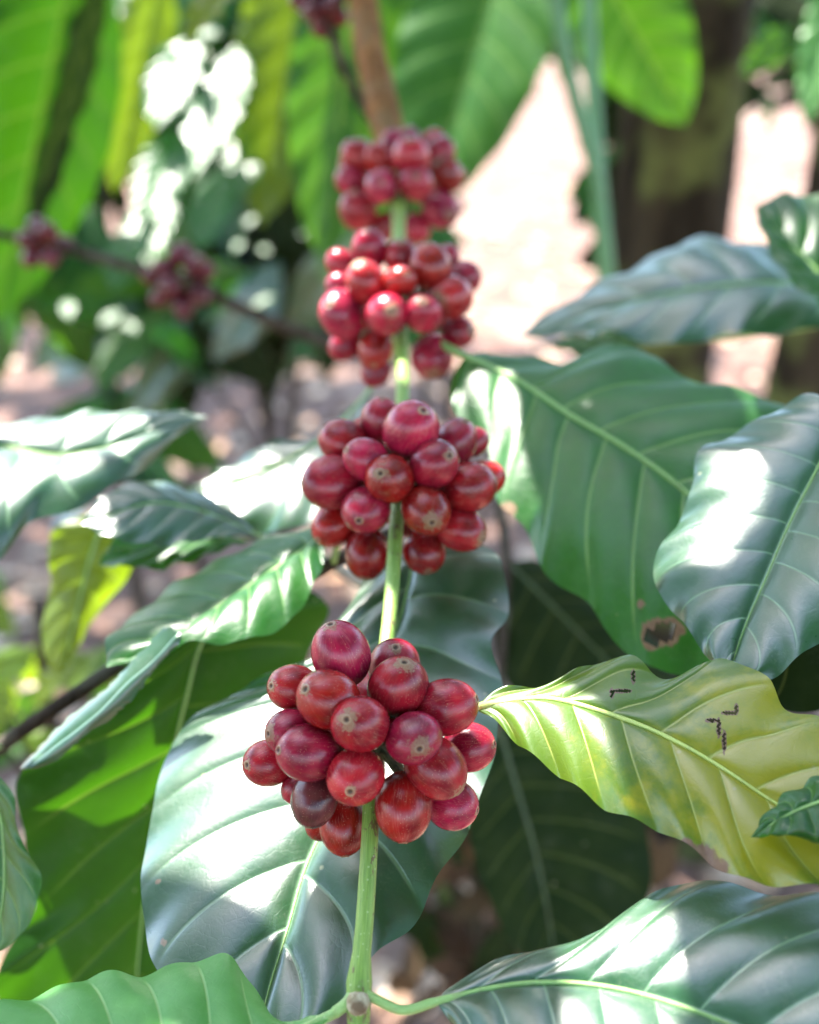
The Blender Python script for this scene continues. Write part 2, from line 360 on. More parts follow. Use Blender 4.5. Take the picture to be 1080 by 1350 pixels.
def leaf_grid(mid, left, right, n=110, m=28, nv=8, slant=1.25, quilt=0.0012, bulge=(0.06, 0.06), wave=0.001, groove=0.0006, flip=False, seed=1, curlL=None, curlR=None, rag=0.0, toward=None, twist=0.0):
    """surface through a midrib and two margins (3D point lists that share base and tip); returns V (n x 2m+1 x 3), uv, veins, midrib line, normal there"""
    mid = cr(mid, n); L = cr(left, n); Rr = cr(right, n)
    v = np.linspace(0, 1, n)
    T = norm(np.gradient(mid, axis=0))
    N = norm(np.cross(Rr - L + 1e-9, T))
    if toward is None: toward = CAMP
    k = n // 2
    if N[k] @ (toward - mid[k]) < 0: N = -N
    if flip: N = -N
    # fill ends and smooth
    for _ in range(6):
        N = norm(N + np.roll(N, 1, 0) * 0 + np.concatenate([N[:1], N[:-1]]) + np.concatenate([N[1:], N[-1:]]))
    us = np.concatenate([-(np.linspace(1, 0, m, endpoint=False)), [0], np.linspace(0, 1, m + 1)[1:]])
    W = 0.5 * (np.linalg.norm(L - mid, axis=1) + np.linalg.norm(Rr - mid, axis=1))
    V = np.zeros((n, 2*m+1, 3)); uv = np.zeros((n, 2*m+1, 2)); ve = np.zeros((n, 2*m+1, 2))
    rg = {-1: vnoise(n, 46, seed), 1: vnoise(n, 46, seed + 99)}
    lo = {-1: vnoise(n, 7, seed + 5), 1: vnoise(n, 7, seed + 6)}
    for j, u in enumerate(us):
        a = abs(u); sg = -1 if u < 0 else 1
        E = L if u < 0 else Rr
        ph = v * nv * 1.06 - slant * a * (0.75 + 0.25 * a) + (0.23 if u < 0 else 0.0)
        curl = curlL if u < 0 else curlR
        aa = a; 
        fold = np.zeros((n, 3))
        if curl is not None:
            f0, ww, hh, v0, v1 = curl
            if a > f0:
                s_ = (a - f0) / (1 - f0); env = smooth01(v, v0, v0 + .12) * (1 - smooth01(v, v1 - .12, v1))
                th = s_ * math.pi * 0.9
                inward = norm(mid - E)
                fold = (inward * (ww * (1 - math.cos(th)) * 0.5) + N * (hh * math.sin(th) + hh * .35 * s_)) * env[:, None]
            aa = min(1.0, a / f0)
        P = mid + (E - mid) * (aa + rag * rg[sg] * a**6)[:, None] if rag else mid + (E - mid) * aa
        d = np.linalg.norm(E - mid, axis=1)
        P = P + N * (d * bulge[0 if u < 0 else 1] * 4 * aa * (1 - aa))[:, None] + fold
        env = smooth01(a, 0.0, 0.16) * (1 - 0.55 * a**2) * np.minimum(1, d / (d.max() * 0.5 + 1e-9))
        q = np.abs(np.sin(math.pi * ph)) ** 0.6 - 0.6
        endf = smooth01(v, 0.0, 0.08) * (1 - smooth01(v, 0.93, 1.0))
        P = P + N * (quilt * q * env * endf)[:, None]
        P = P + N * (wave * (np.sin(2 * math.pi * ph * 0.93 + seed + sg) * 0.7 + lo[sg] * 0.9) * a**2.5 * endf)[:, None]
        P = P - N * (groove * math.exp(-(a / 0.05) ** 2) * endf)[:, None]
        V[:, j] = P; uv[:, j, 0] = u * .5 + .5; uv[:, j, 1] = v; ve[:, j, 0] = a; ve[:, j, 1] = ph
    return V, uv, ve, V[:, m].copy(), N

def grid_faces(n, c):
    i = np.arange(n - 1)[:, None]; j = np.arange(c - 1)[None]
    b = (i * c + j)
    return np.stack([b, b + 1, b + c + 1, b + c], -1).reshape(-1, 4)

def pts(lst, d=None):
    out = []
    for i, p in enumerate(lst):
        dd = p[2] if len(p) > 2 else None
        out.append([p[0], p[1], dd])
    # fill missing depths linearly between given ones
    idx = [i for i, p in enumerate(out) if p[2] is not None]
    ds = np.interp(range(len(out)), idx, [out[i][2] for i in idx])
    return np.array([at(p[0], p[1], q / 1000.0) for p, q in zip(out, ds)])

ALLV = []
def leaf(parent, mid, left, right, mat, rib=M_MIDRIB, petiole=None, ribr=0.0008, holes=(), spots=(), label=None, n=110, m=28, ends=True, halo=7, plane=None, norib=False, **kw):
    """left/right: photo points of the two margins (pixel x, pixel y, mm deep); base and tip are added from mid"""
    P_ = None
    if plane is not None:
        B0 = pts(mid)[0]
        if isinstance(plane[0], str): nrm0 = norm(norm(CAMP - B0) + SUN) + np.asarray(plane[2] if len(plane) > 2 else (0, 0, 0))
        else: nrm0 = np.asarray(plane[0], float)
        P_ = (B0, norm(nrm0), plane[1])
    raw = pts
    def pl(e):
        Q = raw(e)
        if P_ is None: return Q
        out = []
        for X in Q:
            r = X - CAMP; t = ((P_[0] - CAMP) @ P_[1]) / (r @ P_[1]); t = 1 + (min(max(t, .6), 1.6) - 1) * P_[2]
            out.append(CAMP + r * t)
        return np.array(out)
    Mp = pl(mid)
    add = lambda e: np.concatenate([Mp[:1], pl(e), Mp[-1:]]) if ends else pl(e)
    V, uv, ve, ml, N = leaf_grid(Mp, add(left), add(right), n=n, m=m, **kw)
    c = 2*m + 1; F = grid_faces(n, c); Vf = V.reshape(-1, 3)
    if (N[n//2] @ np.cross(V[n//2, m+2] - V[n//2, m], V[n//2+2, m] - V[n//2, m])) > 0: pass
    else: F = F[:, ::-1]
    spot = np.zeros(len(Vf)); px, py, _ = proj(Vf)
    nz = RNG.normal(size=len(Vf)) * 0.10
    for (x, y, r) in spots:
        spot = np.maximum(spot, np.clip(1.35 - np.hypot(px - x, py - y) / r + nz, 0, 1))
    if holes:
        fx = px[F].mean(1); fy = py[F].mean(1); keep = np.ones(len(F), bool)
        for (x, y, rx, ry) in holes:
            ang = np.arctan2(fy - y, fx - x)
            k = 1 + 0.30 * np.sin(3 * ang + x) + 0.22 * np.sin(7 * ang + y)
            keep &= ((fx - x) / rx)**2 + ((fy - y) / ry)**2 > k
            rr = np.sqrt(((px - x) / (rx + halo))**2 + ((py - y) / (ry + halo))**2)
            spot = np.maximum(spot, np.clip(1.75 - rr + nz, 0, 1) * (rr < 1.3))
        F = F[keep]
    me = mesh_from("leaf", Vf, F, mat, uv=uv.reshape(-1, 2), veins=ve.reshape(-1, 2), attrs={"spot": spot})
    o = link("leaf", me, parent, label)
    ALLV.append(Vf)
    if norib: return o
    # midrib with its petiole: a raised cord along the blade
    k0 = int(n * 0.96); path = ml[:k0:3] + N[:k0:3] * 0.0002
    rad = np.linspace(ribr, ribr * 0.25, len(path))
    if petiole is not None:
        pp = cr(np.concatenate([pts(petiole), path[:1]]), 14)[:-1]
        path = np.concatenate([pp, path]); rad = np.concatenate([np.full(len(pp), ribr * 1.35), rad]); rad[len(pp):len(pp)+4] *= 1.15
    mb = MB(); mb.tube(path, rad, 8)
    link("midrib", mb.mesh("midrib", rib), o)
    return o

# ------------------------------------------------------------------ the cherry
def cherry_mesh(mat, wr=0.0, seed=0):
    prof = []
    for t in np.linspace(0, math.pi, 26):
        r = math.sin(t); z = math.cos(t) * 1.19
        if z < 0: z *= 0.96
        prof.append([r, z])
    prof = np.array(prof)
    # the eye: a low ring with a dimple, set into a slight flat
    extra = [(0.0, 1.13), (0.05, 1.13), (0.085, 1.165), (0.125, 1.20), (0.165, 1.195), (0.20, 1.162)]
    rest = [p for p in prof if not (p[1] > 0 and p[0] < 0.24)]
    P = extra[1:] + [tuple(p) for p in rest]
    seg = 30; ang = np.linspace(0, 2*math.pi, seg, endpoint=False)
    r_ = np.random.default_rng(seed)
    V = [(0, 0, extra[0][1])]
    for (r, z) in P[:-1]:
        k = 1 + wr * (np.sin(9 * ang + z * 3) * .5 + r_.normal(size=seg) * .35) * (abs(r) > .3)
        V += [(r * kk * math.cos(a) * 1.03, r * kk * math.sin(a) * 0.97, z) for a, kk in zip(ang, k)]
    V.append((0, 0, P[-1][1])); V = np.array(V); nr = len(P) - 1
    F = [(0, 1 + j, 1 + (j+1) % seg) for j in range(seg)]
    for i in range(nr - 1):
        a, b = 1 + i*seg, 1 + (i+1)*seg
        F += [(a + j, b + j, b + (j+1) % seg, a + (j+1) % seg) for j in range(seg)]
    a = 1 + (nr-1)*seg; F += [(a + j, len(V)-1, a + (j+1) % seg) for j in range(seg)]
    return mesh_from("coffee_cherry", V, F, mat)
M_MAROON = cherry_mat("shade_maroon_cherry", (0.10, 0.006, 0.012), (0.20, 0.04, 0.04), (0.05, 0.003, 0.007), (0.13, 0.085, 0.06))  # shade over the far clusters is put into this darker cherry colour
ME_MAROON = cherry_mesh(M_MAROON); ME_CHERRY = cherry_mesh(M_CHERRY); ME_DRIED = cherry_mesh(M_DRIED, 0.035, 3)

def cluster(parent, node, zoom, origin, k, lst, Rmm, axis, extra=(), label=None):
    """node: pixel + depth of the branch node. lst: (zx, zy, semi width, semi height, apex zx, apex zy | None, push, dried) in zoom pixels"""
    nx, ny, nd = node; C = at(nx, ny, nd)
    root_me = MB()
    items = []
    mmpx = nd / FPX
    for it in lst:
        zx, zy, sa, sb = it[:4]; ax = it[4] if len(it) > 4 else None
        push = it[5] if len(it) > 5 else None; dried = it[6] if len(it) > 6 else False
        x = origin[0] + zx / k; y = origin[1] + zy / k; r = (sa + sb) * 0.5 / k
        # image-plane offset in metres and how far it stands toward the camera
        ox, oy = (x - nx) * mmpx, (y - ny) * mmpx
        q = Rmm**2 - ox*ox - oy*oy
        z = math.sqrt(q) if q > 0 else 0.0
        if push is not None: z = push
        d = nd - z
        Pc = at(x, y, d); rr = r * d / FPX
        if ax is not None:
            a = np.array([ax[0] - zx, -(ax[1] - zy)]) / (0.5 * (sa + sb) * 1.05); l = np.linalg.norm(a)
            a = a if l < 0.97 else a / l * 0.97
            dirc = CR @ np.array([a[0], a[1], math.sqrt(max(0.02, 1 - a @ a))])
        else:
            dirc = Pc - C; 
        items.append((Pc, rr, norm(dirc), dried))
    for (ox, oy, oz, r) in extra:     # fruit on the far side of the node, millimetres right / up / toward camera
        Pc = C + CR @ (np.array([ox, oy, oz]) * 0.001); items.append((Pc, r * 0.001, norm(Pc - C), False))
    mb = MB()
    A = norm(axis)
    mb.tube(C + A * np.linspace(-0.006, 0.006, 7)[:, None], 0.0034 + 0.0016 * np.sin(np.linspace(0, math.pi, 7)), 12, 0.05)
    for (Pc, rr, dirc, dr) in items:
        e = Pc - dirc * rr * 0.95; b = C + (e - C) * 0.05
        if np.linalg.norm(e - b) > 1e-3: mb.tube(cr([b, (b + e) / 2 + A * 0.0004, e], 5), [0.0016, 0.0011, 0.0009, 0.0010, 0.0014], 6)
    node_o = link("fruit_cluster", mb.mesh("fruit_node", M_NODE), parent, label)
    for (Pc, rr, dirc, dr) in items:
        o = bpy.data.objects.new("cherry", ME_DRIED if dr else ME_CHERRY); COL.objects.link(o)
        if dr: o["label"] = "shrivelled dark brown cherry"
        qd = Vector(dirc).to_track_quat('Z', 'Y') @ Quaternion((0, 0, 1), random.uniform(0, 6.28))
        o.rotation_euler = qd.to_euler(); o.location = Vector(Pc)
        j = random.uniform(0.94, 1.06); o.scale = (rr * 1.10 * j, rr * 1.10 / j, rr * 1.10 * random.uniform(0.94, 1.06))
        set_parent(o, node_o)
    return node_o

# ================================================================== the fruiting branch
stem_px = [(474, 1420, 262), (473, 1310, 270), (482, 1200, 279), (489, 1075, 290), (492, 985, 300), (503, 900, 316), (515, 800, 336), (522, 700, 356), (528, 640, 370), (530, 560, 402), (531, 480, 432), (527, 405, 465), (526, 320, 520), (523, 240, 590), (507, 150, 650), (487, 60, 710), (470, -80, 800), (452, -260, 930)]
SP = pts(stem_px)
branch = thing("coffee_branch", SP[1], "fruiting green branch in the middle carrying four clusters of red cherries and glossy leaves", "coffee branch")
path = cr(SP, 150)
Ls = np.concatenate([[0], np.cumsum(np.linalg.norm(np.diff(path, axis=0), axis=1))]); tt = Ls / Ls[-1]
t13 = tt[np.argmin(np.linalg.norm(path - SP[13], axis=1))]
rad = np.interp(tt, [0, .1, .2, .3, .42, t13, t13 + .07, 1.0], [.0021, .0020, .0022, .0025, .0030, .0034, .0085, .0095])
for nd_i in (1,):
    dd = np.linalg.norm(path - SP[nd_i], axis=1); rad = rad * (1 + 0.55 * np.exp(-(dd / 0.0045)**2))
for nd_i in (4, 8, 11, 13):
    dd = np.linalg.norm(path - SP[nd_i], axis=1); rad = rad * (1 + 0.42 * np.exp(-(dd / 0.006)**2))
kw_ = int(np.searchsorted(tt, t13 + .012))
mb = MB(); mb.tube(path[kw_ - 1:], rad[kw_ - 1:] * 1.04, 16, .03)
link("woody_stem", mb.mesh("woody_stem", bark_mat("brown_stem", (0.11, 0.045, 0.014), (0.22, 0.10, 0.032), (0.16, 0.09, 0.04), 120, .8, .2, .6, .001, spec=.08)), branch)
mb = MB(); mb.tube(path[:kw_ + 1], rad[:kw_ + 1], 18, 0.012)
link("stem", mb.mesh("stem", M_STEM), branch)
# scarred tip bud at the lowest node
mb = MB()
b0 = at(472, 1324, .2655); bd = norm(CR @ np.array([0.0, -0.25, 1.0]))
mb.tube(b0 + bd * np.linspace(-.001, .0028, 6)[:, None], np.array([.0026, .0026, .0024, .0021, .0015, .0006]), 12, 0.07)
link("bud", mb.mesh("bud", bark_mat("bud_scale", (0.30, 0.24, 0.15), (0.48, 0.42, 0.30), (0.15, 0.10, 0.06), 600, bd=0.0006)), branch)

axis = lambda i: SP[i+1] - SP[i-1]
C1 = [(368,155,82,95,None,.010), (215,262,68,75,(160,250)), (328,300,95,88,(268,262)), (540,195,88,72,(545,135),.0), (552,262,86,90,(570,186),.013),
      (705,325,84,78,(782,300)), (430,380,88,82,(400,355)), (603,425,85,78,(618,438)), (205,408,68,72,(150,402)), (265,472,90,83,(190,456)),
      (135,505,66,75,(84,500)), (672,520,98,82,(750,590)), (780,455,72,72,(848,440),.002), (415,547,85,88,(404,570)), (228,588,40,50,None,.001),
      (282,620,66,74,(268,694),None,True), (375,705,66,80,(380,782),.004), (570,645,75,98,(568,735)), (725,640,75,72,(795,650),.003), (312,690,50,60,None,-.003)]
cluster(branch, (488, 975, .300), 1, (300, 800), 2.455, C1, .0235, axis(4), [(0, 9, -11, 6.2), (-10, 2, -11, 6.4), (10, 0, -11, 6.2), (-3, -9, -10, 6)], "nearest cluster of ripe red cherries")
C2 = [(415,190,76,92,(420,110),.002), (545,228,118,112,(588,165)), (250,283,105,88,(160,240),.003), (350,358,86,86,(280,326)), (452,443,100,102,(420,426)),
      (646,377,105,98,(702,350)), (738,290,94,98,(775,215),.006), (822,280,44,76,None,-.004), (202,458,116,98,(96,470)), (800,480,110,98,(905,455)),
      (872,440,64,84,None,-.003), (347,580,100,98,(325,620)), (613,580,100,105,(632,624)), (205,645,86,90,(150,700),.003), (763,662,98,92,(840,700)),
      (350,770,88,100,(345,860),.006), (604,765,92,84,(620,840),.005), (335,235,50,60,None,-.006)]
cluster(branch, (530, 640, .370), 1, (380, 500), 3.375, C2, .0245, axis(8), [(0, 9, -10, 6.5), (-11, 2, -10, 6.5), (11, 2, -11, 6.5), (2, -9, -9, 6)], "second nearest cluster of ripe red cherries")
C3 = [(180,720,68,60,None,-.004), (320,655,84,68,(310,590),.002), (470,690,74,72,(470,630),.004), (610,740,86,104,(600,650)), (690,690,52,60,None,-.004), (300,812,86,98,(270,740)),
      (185,832,58,66,None,.004), (465,808,70,74,(492,790)), (768,792,78,72,(830,770),.0), (713,882,90,98,(660,900)), (400,965,90,98,(420,965)), (572,962,70,98,(572,930)),
      (190,965,100,112,(140,940)), (742,1050,74,72,(800,1060),.003), (200,1115,62,72,None,.0), (345,1130,76,92,(340,1200),.009), (350,1235,62,62,None,.001), (620,1165,92,98,(620,1250),.008)]
cluster(branch, (527, 412, .465), 1, (400, 150), 3.65, C3, .026, axis(11), [(0, 9, -10, 7), (-11, 1, -12, 7), (11, 2, -12, 7)], "third cluster of pinkish red cherries")
C4 = [(430,140,50,50,(430,90),.0), (510,125,52,52,None,-.003), (620,140,52,55,None,.0), (270,205,70,78,None,.004), (365,215,64,72,None,.010), (520,215,85,82,(510,170)), (645,190,68,70,None,.006),
      (230,325,64,72,(190,300),.004), (375,348,72,76,(380,350)), (540,335,74,76,(545,330)), (690,290,66,80,(650,250),.006), (262,465,80,84,(240,400),.007), (660,460,84,82,(700,500),.006), (385,545,58,60,None,.0), (545,550,58,62,None,.0), (230,250,44,50,None,.0), (720,300,44,54,None,-.004)]
cluster(branch, (525, 240, .590), 1, (400, 150), 3.65, C4, .029, axis(13), [(0, 9, -10, 8), (-11, 1, -12, 8), (11, 2, -12, 8)], "farthest cluster of blurred dark red cherries")

# leaves of the fruiting branch
leaf(branch, [(575,1322,266),(640,1303,267),(720,1294,267),(800,1300,266),(900,1326,264),(1010,1370,262),(1130,1430,259),(1210,1480,257)],
     [(590,1300,271),(640,1268,280),(700,1246,287),(762,1236,291),(830,1192,298),(920,1158,304),(1000,1168,304),(1080,1172,302),(1180,1240,294)],
     [(600,1352,261),(660,1420,252),(760,1500,242),(900,1560,236),(1040,1590,236),(1150,1560,242)], M_GLOSS,
     petiole=[(476,1306,270),(500,1320,267),(530,1332,266)], ribr=.0008, nv=8, quilt=.0010, wave=.0013, seed=3, plane=('sun', .9), bulge=(.10,.08), n=150, m=40, label="large glossy leaf with a sun glare")
leaf(branch, [(440,1338,268),(405,1352,266),(340,1372,264),(250,1384,262),(150,1392,260),(50,1400,259),(-70,1410,259)],
     [(400,1342,272),(365,1335,276),(330,1295,284),(295,1262,290),(225,1276,289),(180,1290,287),(130,1288,287),(60,1312,282),(-20,1340,272)],
     [(400,1380,259),(320,1450,250),(200,1490,244),(60,1490,244),(-40,1450,250)], M_SOFT,
     petiole=[(468,1306,270),(458,1322,268)], ribr=.0010, nv=8, quilt=.0014, wave=.0010, seed=8, bulge=(.1,.1), slant=.7, label="pale green leaf with deep ribs")
leaf(branch, [(548,728,386),(528,810,370),(500,880,355),(468,960,340),(432,1075,318),(400,1150,305),(380,1220,297),(352,1310,286),(335,1390,276)],
     [(500,742,390),(470,775,385),(420,852,372),(335,898,352),(268,938,340),(216,1000,326),(204,1060,318),(192,1108,310),(188,1180,300),(200,1262,290),(240,1320,284),(300,1375,277)],
     [(600,715,389),(650,728,384),(668,770,377),(668,825,370),(650,852,366),(662,900,360),(655,965,352),(638,1040,342),(612,1100,334),(575,1160,326),(540,1222,316),(500,1258,306),(462,1310,295),(400,1370,283)], M_GLOSS,
     petiole=[(530,650,375),(545,690,385)], ribr=.0005, nv=8, quilt=.0015, wave=.0017, seed=5, plane=('sun', 1.0), bulge=(.07,.05), n=190, m=56, label="broad glossy leaf hanging behind the nearest cluster",
     spots=[(208,1163,4),(216,1242,5)])
leaf(branch, [(625,934,303),(660,925,300),(720,920,297),(790,936,293),(870,966,288),(950,1010,283),(1010,1050,279),(1080,1092,275),(1180,1160,268)],
     [(650,912,305),(720,905,306),(770,884,308),(830,869,309),(872,897,305),(920,884,305),(952,873,304),(1010,902,299),(1034,936,294),(1080,945,290),(1150,1010,281)],
     [(650,950,299),(690,988,292),(740,1022,287),(800,1062,281),(850,1082,278),(882,1094,276),(920,1118,273),(960,1150,270),(1010,1166,268),(1080,1166,266),(1150,1180,265)], M_YEL, rib=M_MIDYEL,
     petiole=[(492,970,300),(560,950,308),(600,942,306)], ribr=.0009, nv=8, quilt=.0011, wave=.0014, seed=11, plane=('sun', .35), bulge=(.05,.10), n=210, m=64,
     holes=[(819,911,12,2.0),(807,914,2.0,6),(835,892,2.0,8),(939,950,8,2.0),(948,960,2.0,11),(955,978,2.0,13),(962,940,9,1.9),(971,935,1.9,6)],
     halo=.6, spots=[(926,1130,20),(945,1147,17),(905,1114,10)], label="yellow green leaf with brown cracks")
leaf(branch, [(612,470,445),(650,484,438),(690,505,430),(750,545,415),(820,586,400),(890,636,386),(960,700,372),(1015,775,360)],
     [(640,464,452),(690,474,452),(750,482,446),(798,459,448),(842,458,444),(892,490,432),(960,512,420),(1045,542,405),(1070,640,385),(1050,730,368)],
     [(596,500,440),(600,548,430),(640,590,420),(660,670,402),(690,694,396),(722,762,382),(772,792,374),(800,832,366),(845,872,358),(890,888,354),(940,878,352),(990,830,354)], M_GREEN,
     petiole=[(527,410,468),(560,440,460),(590,458,450)], ribr=.0012, nv=8, quilt=.0017, wave=.0015, seed=14, bulge=(.08,.09), n=160, m=44,
     holes=[(872,834,17,12),(884,828,9,8),(860,842,8,9)], halo=4, spots=[(845,797,6),(897,830,9),(670,672,12)], label="deep green ribbed leaf with a ragged hole")
leaf(branch, [(500,500,500),(440,565,492),(380,605,482),(320,632,474),(240,655,468)],
     [(440,555,500),(420,575,498),(372,584,494),(320,600,488),(270,636,476)],
     [(450,640,470),(420,682,462),(360,697,458),(300,680,460)], M_GLOSS, petiole=[(527,415,470),(515,470,490)], ribr=.0011, nv=7, quilt=.0011, wave=.0016, seed=17, plane=('sun', .7), label="pale sunlit leaf behind the second cluster")

# ================================================================== left side: leafy twigs
tw = [(-120,1080,440), (0,985,432), (100,915,424), (200,850,420), (300,800,416), (380,770,412), (440,742,410), (520,700,420), (640,640,470)]
T1 = pts(tw)
sideb = thing("leafy_twig", T1[0], "thin dark brown twig with folded and drooping green leaves on the left", "twig")
mb = MB(); mb.tube(cr(T1, 60), np.linspace(.0030, .0020, 60), 9, .05); link("stem", mb.mesh("twig", M_TWIG), sideb)
leaf(sideb, [(432,700,394),(400,724,388),(330,770,376),(270,810,367),(235,834,362),(185,862,359),(140,880,358)],
     [(415,686,408),(350,714,406),(290,744,402),(230,775,394),(172,815,384),(142,842,372)],
     [(428,738,382),(416,772,372),(392,806,364),(340,842,356),(290,850,354),(246,846,355),(200,872,356)], M_GREEN,
     petiole=[(440,742,406),(445,705,400)], ribr=.0008, nv=7, quilt=.0015, wave=.0010, seed=21, bulge=(.08,.20), n=130, m=36, label="small leaf folded along its midrib")
droop_leaf = leaf(sideb, [(300,792,410),(265,850,396),(246,920,380),(226,1000,364),(206,1080,350),(193,1170,337),(183,1260,326),(176,1380,314)],
     [(262,812,402),(232,838,390),(150,908,374),(62,985,361),(24,1032,352),(34,1110,346),(44,1200,336),(-6,1290,324),(40,1370,314)],
     [(400,775,419),(430,800,412),(400,880,402),(330,950,390),(300,1030,380),(280,1120,368),(250,1220,350),(215,1310,330)], M_DEEP,
     petiole=[(305,798,412)], ribr=.0008, nv=8, quilt=.0016, wave=.0022, seed=24, plane=((.5,-.85,.15), 1.0), bulge=(.10,.06), n=170, m=48, label="broad drooping leaf with its edge rolled over")

em = [(236,833,350),(200,873,350),(167,900,350),(131,938,350),(99,964,351),(69,986,352),(36,1014,353)]
eu = [(222,828),(190,858),(152,894),(112,926),(78,955),(46,988),(24,1014)]
E3 = pts(em); h_ = norm(norm(CAMP - E3[3]) + SUN); t_ = norm(E3[-1] - E3[0]); n_ = norm(h_ - t_ * (h_ @ t_))
def on_strip(p, q):
    r = at(p[0], p[1], 1.0) - CAMP; return (p[0], p[1], 1000 * ((q - CAMP) @ n_) / (r @ n_))
edge = leaf(droop_leaf, em, [on_strip(p, q) for p, q in zip(eu, E3)],
     [(239,838,349),(202,883,349),(180,915,350),(150,943,350),(124,959,350),(103,979,351),(78,1000,352),(48,1013,353)], M_GLOSS, nv=.8, slant=0, quilt=.0, wave=.0006, seed=77, bulge=(.06,.30), groove=0, n=120, m=16, norib=True, rag=.05)
edge.name = "rolled_edge"
leaf(sideb, [(-30,1010,345),(-4,1060,342),(4,1120,340),(2,1190,338),(-14,1262,336)],
     [(-70,1050,348),(-80,1130,348),(-60,1210,345)],
     [(6,1030,341),(18,1050,338),(26,1104,336),(50,1152,333),(46,1205,332),(20,1240,333)], M_GREEN, ribr=.0007, nv=6, quilt=.0004, wave=.0006, seed=27, petiole=[(0,985,410),(-20,995,380)], n=80, m=20)

T2 = pts([(-260,700,460), (-160,660,445), (-90,625,432), (-80,605,428)])
lb = thing("leafy_twig", T2[0], "grey green drooping pair of glossy leaves entering from the left edge", "twig")
mb = MB(); mb.tube(cr(T2, 20), np.linspace(.003, .0018, 20), 9, .04); link("stem", mb.mesh("twig", M_TWIG), lb)
leaf(lb, [(-80,600,428),(0,588,432),(75,599,434),(140,590,440),(205,568,448),(274,549,454)],
     [(-40,562,448),(0,556,450),(70,550,454),(130,544,457),(200,542,459),(248,545,457)],
     [(-60,790,395),(0,738,400),(42,694,406),(100,672,412),(162,634,422),(200,600,434),(245,562,448)], M_GLOSS,
     ribr=.0008, nv=6, quilt=.0007, wave=.0012, seed=31, plane=('sun', .6), bulge=(.12,.16), n=130, m=36)

T3 = pts([(480,770,520), (420,735,470), (350,712,430), (300,700,424)])
lc = thing("leafy_twig", T3[0], "small grey green leaf on a thin twig beside the pale sunlit leaf", "twig")
mb = MB(); mb.tube(cr(T3, 24), np.linspace(.003, .0017, 24), 9, .04); link("stem", mb.mesh("twig", bark_mat("grey_twig", (.22,.24,.22), (.34,.36,.33), (.20,.26,.16), 200)), lc)
leaf(lc, [(345,708,426),(300,686,422),(250,668,418),(200,662,414),(150,676,408),(108,692,404)],
     [(300,670,430),(250,644,430),(192,631,426),(140,652,416)], [(300,704,416),(250,716,408),(190,714,402),(140,706,400)], M_GLOSS, ribr=.0007, nv=6, quilt=.0009, seed=34, n=80, m=22)
leaf(lc, [(330,712,436),(280,712,436),(225,712,436),(160,735,436),(130,745,436)],
     [(280,690,440),(220,690,440),(160,700,440)], [(280,730,428),(240,745,424),(170,748,424)], M_GREEN, ribr=.0008, nv=6, quilt=.0016, seed=35, n=70, m=18)
leaf(lc, [(140,672,500),(118,740,500),(100,810,500),(80,893,500)],
     [(70,700,500),(66,770,505),(54,830,505),(62,872,502)], [(190,690,505),(168,760,505),(135,800,505),(104,850,503)], M_LIME, ribr=.0009, nv=6, quilt=.001, seed=37, petiole=[(300,700,430),(220,672,470),(170,660,490)], n=80, m=22, label="yellow green hanging leaf lit from behind")

# ================================================================== right side
T4 = pts([(1420,560,360), (1300,520,350), (1180,520,345), (1110,548,342)])
rb = thing("leafy_twig", T4[0], "large blue grey glossy leaves entering from the right edge below the dark trunk", "twig")
mb = MB(); mb.tube(cr(T4, 24), np.linspace(.003, .0018, 24), 9, .04); link("stem", mb.mesh("twig", M_TWIG), rb)
leaf(rb, [(1110,548,342),(1078,615,336),(1040,690,328),(1010,760,320),(980,830,313),(968,866,309),(962,890,306)],
     [(1080,524,350),(1000,556,346),(922,598,340),(912,650,334),(880,702,327),(858,742,321),(870,782,316),(902,822,312),(930,862,308)],
     [(1200,580,338),(1260,680,328),(1220,760,318),(1140,800,313),(1080,842,309),(1010,892,304)], M_GLOSS,
     ribr=.0004, nv=8, quilt=.0005, wave=.0016, seed=41, plane=('sun', .85), bulge=(.10,.08), n=150, m=42, label="large blue grey glossy leaf hanging tip down")
leaf(rb, [(1140,1042,258),(1080,1056,260),(1032,1076,262),(990,1104,264)],
     [(1140,990,268),(1080,1024,268),(1040,1046,267),(1005,1076,266)], [(1140,1130,252),(1080,1104,254),(1050,1096,256),(1015,1104,260)], M_GREEN, ribr=.0006, nv=6, quilt=.0014, seed=44, n=80, m=22, petiole=[(1300,520,350),(1330,800,300),(1230,1010,262)], curlR=(.8,.005,-.004,.05,.8))
leaf(rb, [(1180,790,360),(1100,820,360),(1020,850,362),(940,880,364),(880,905,366)],
     [(1160,740,372),(1060,780,374),(960,830,374)], [(1160,900,348),(1080,938,348),(1000,932,352),(930,920,358)], M_DARK, ribr=.0008, nv=6, quilt=.001, seed=46, n=80, m=22, petiole=[(1300,520,350),(1260,680,355)])

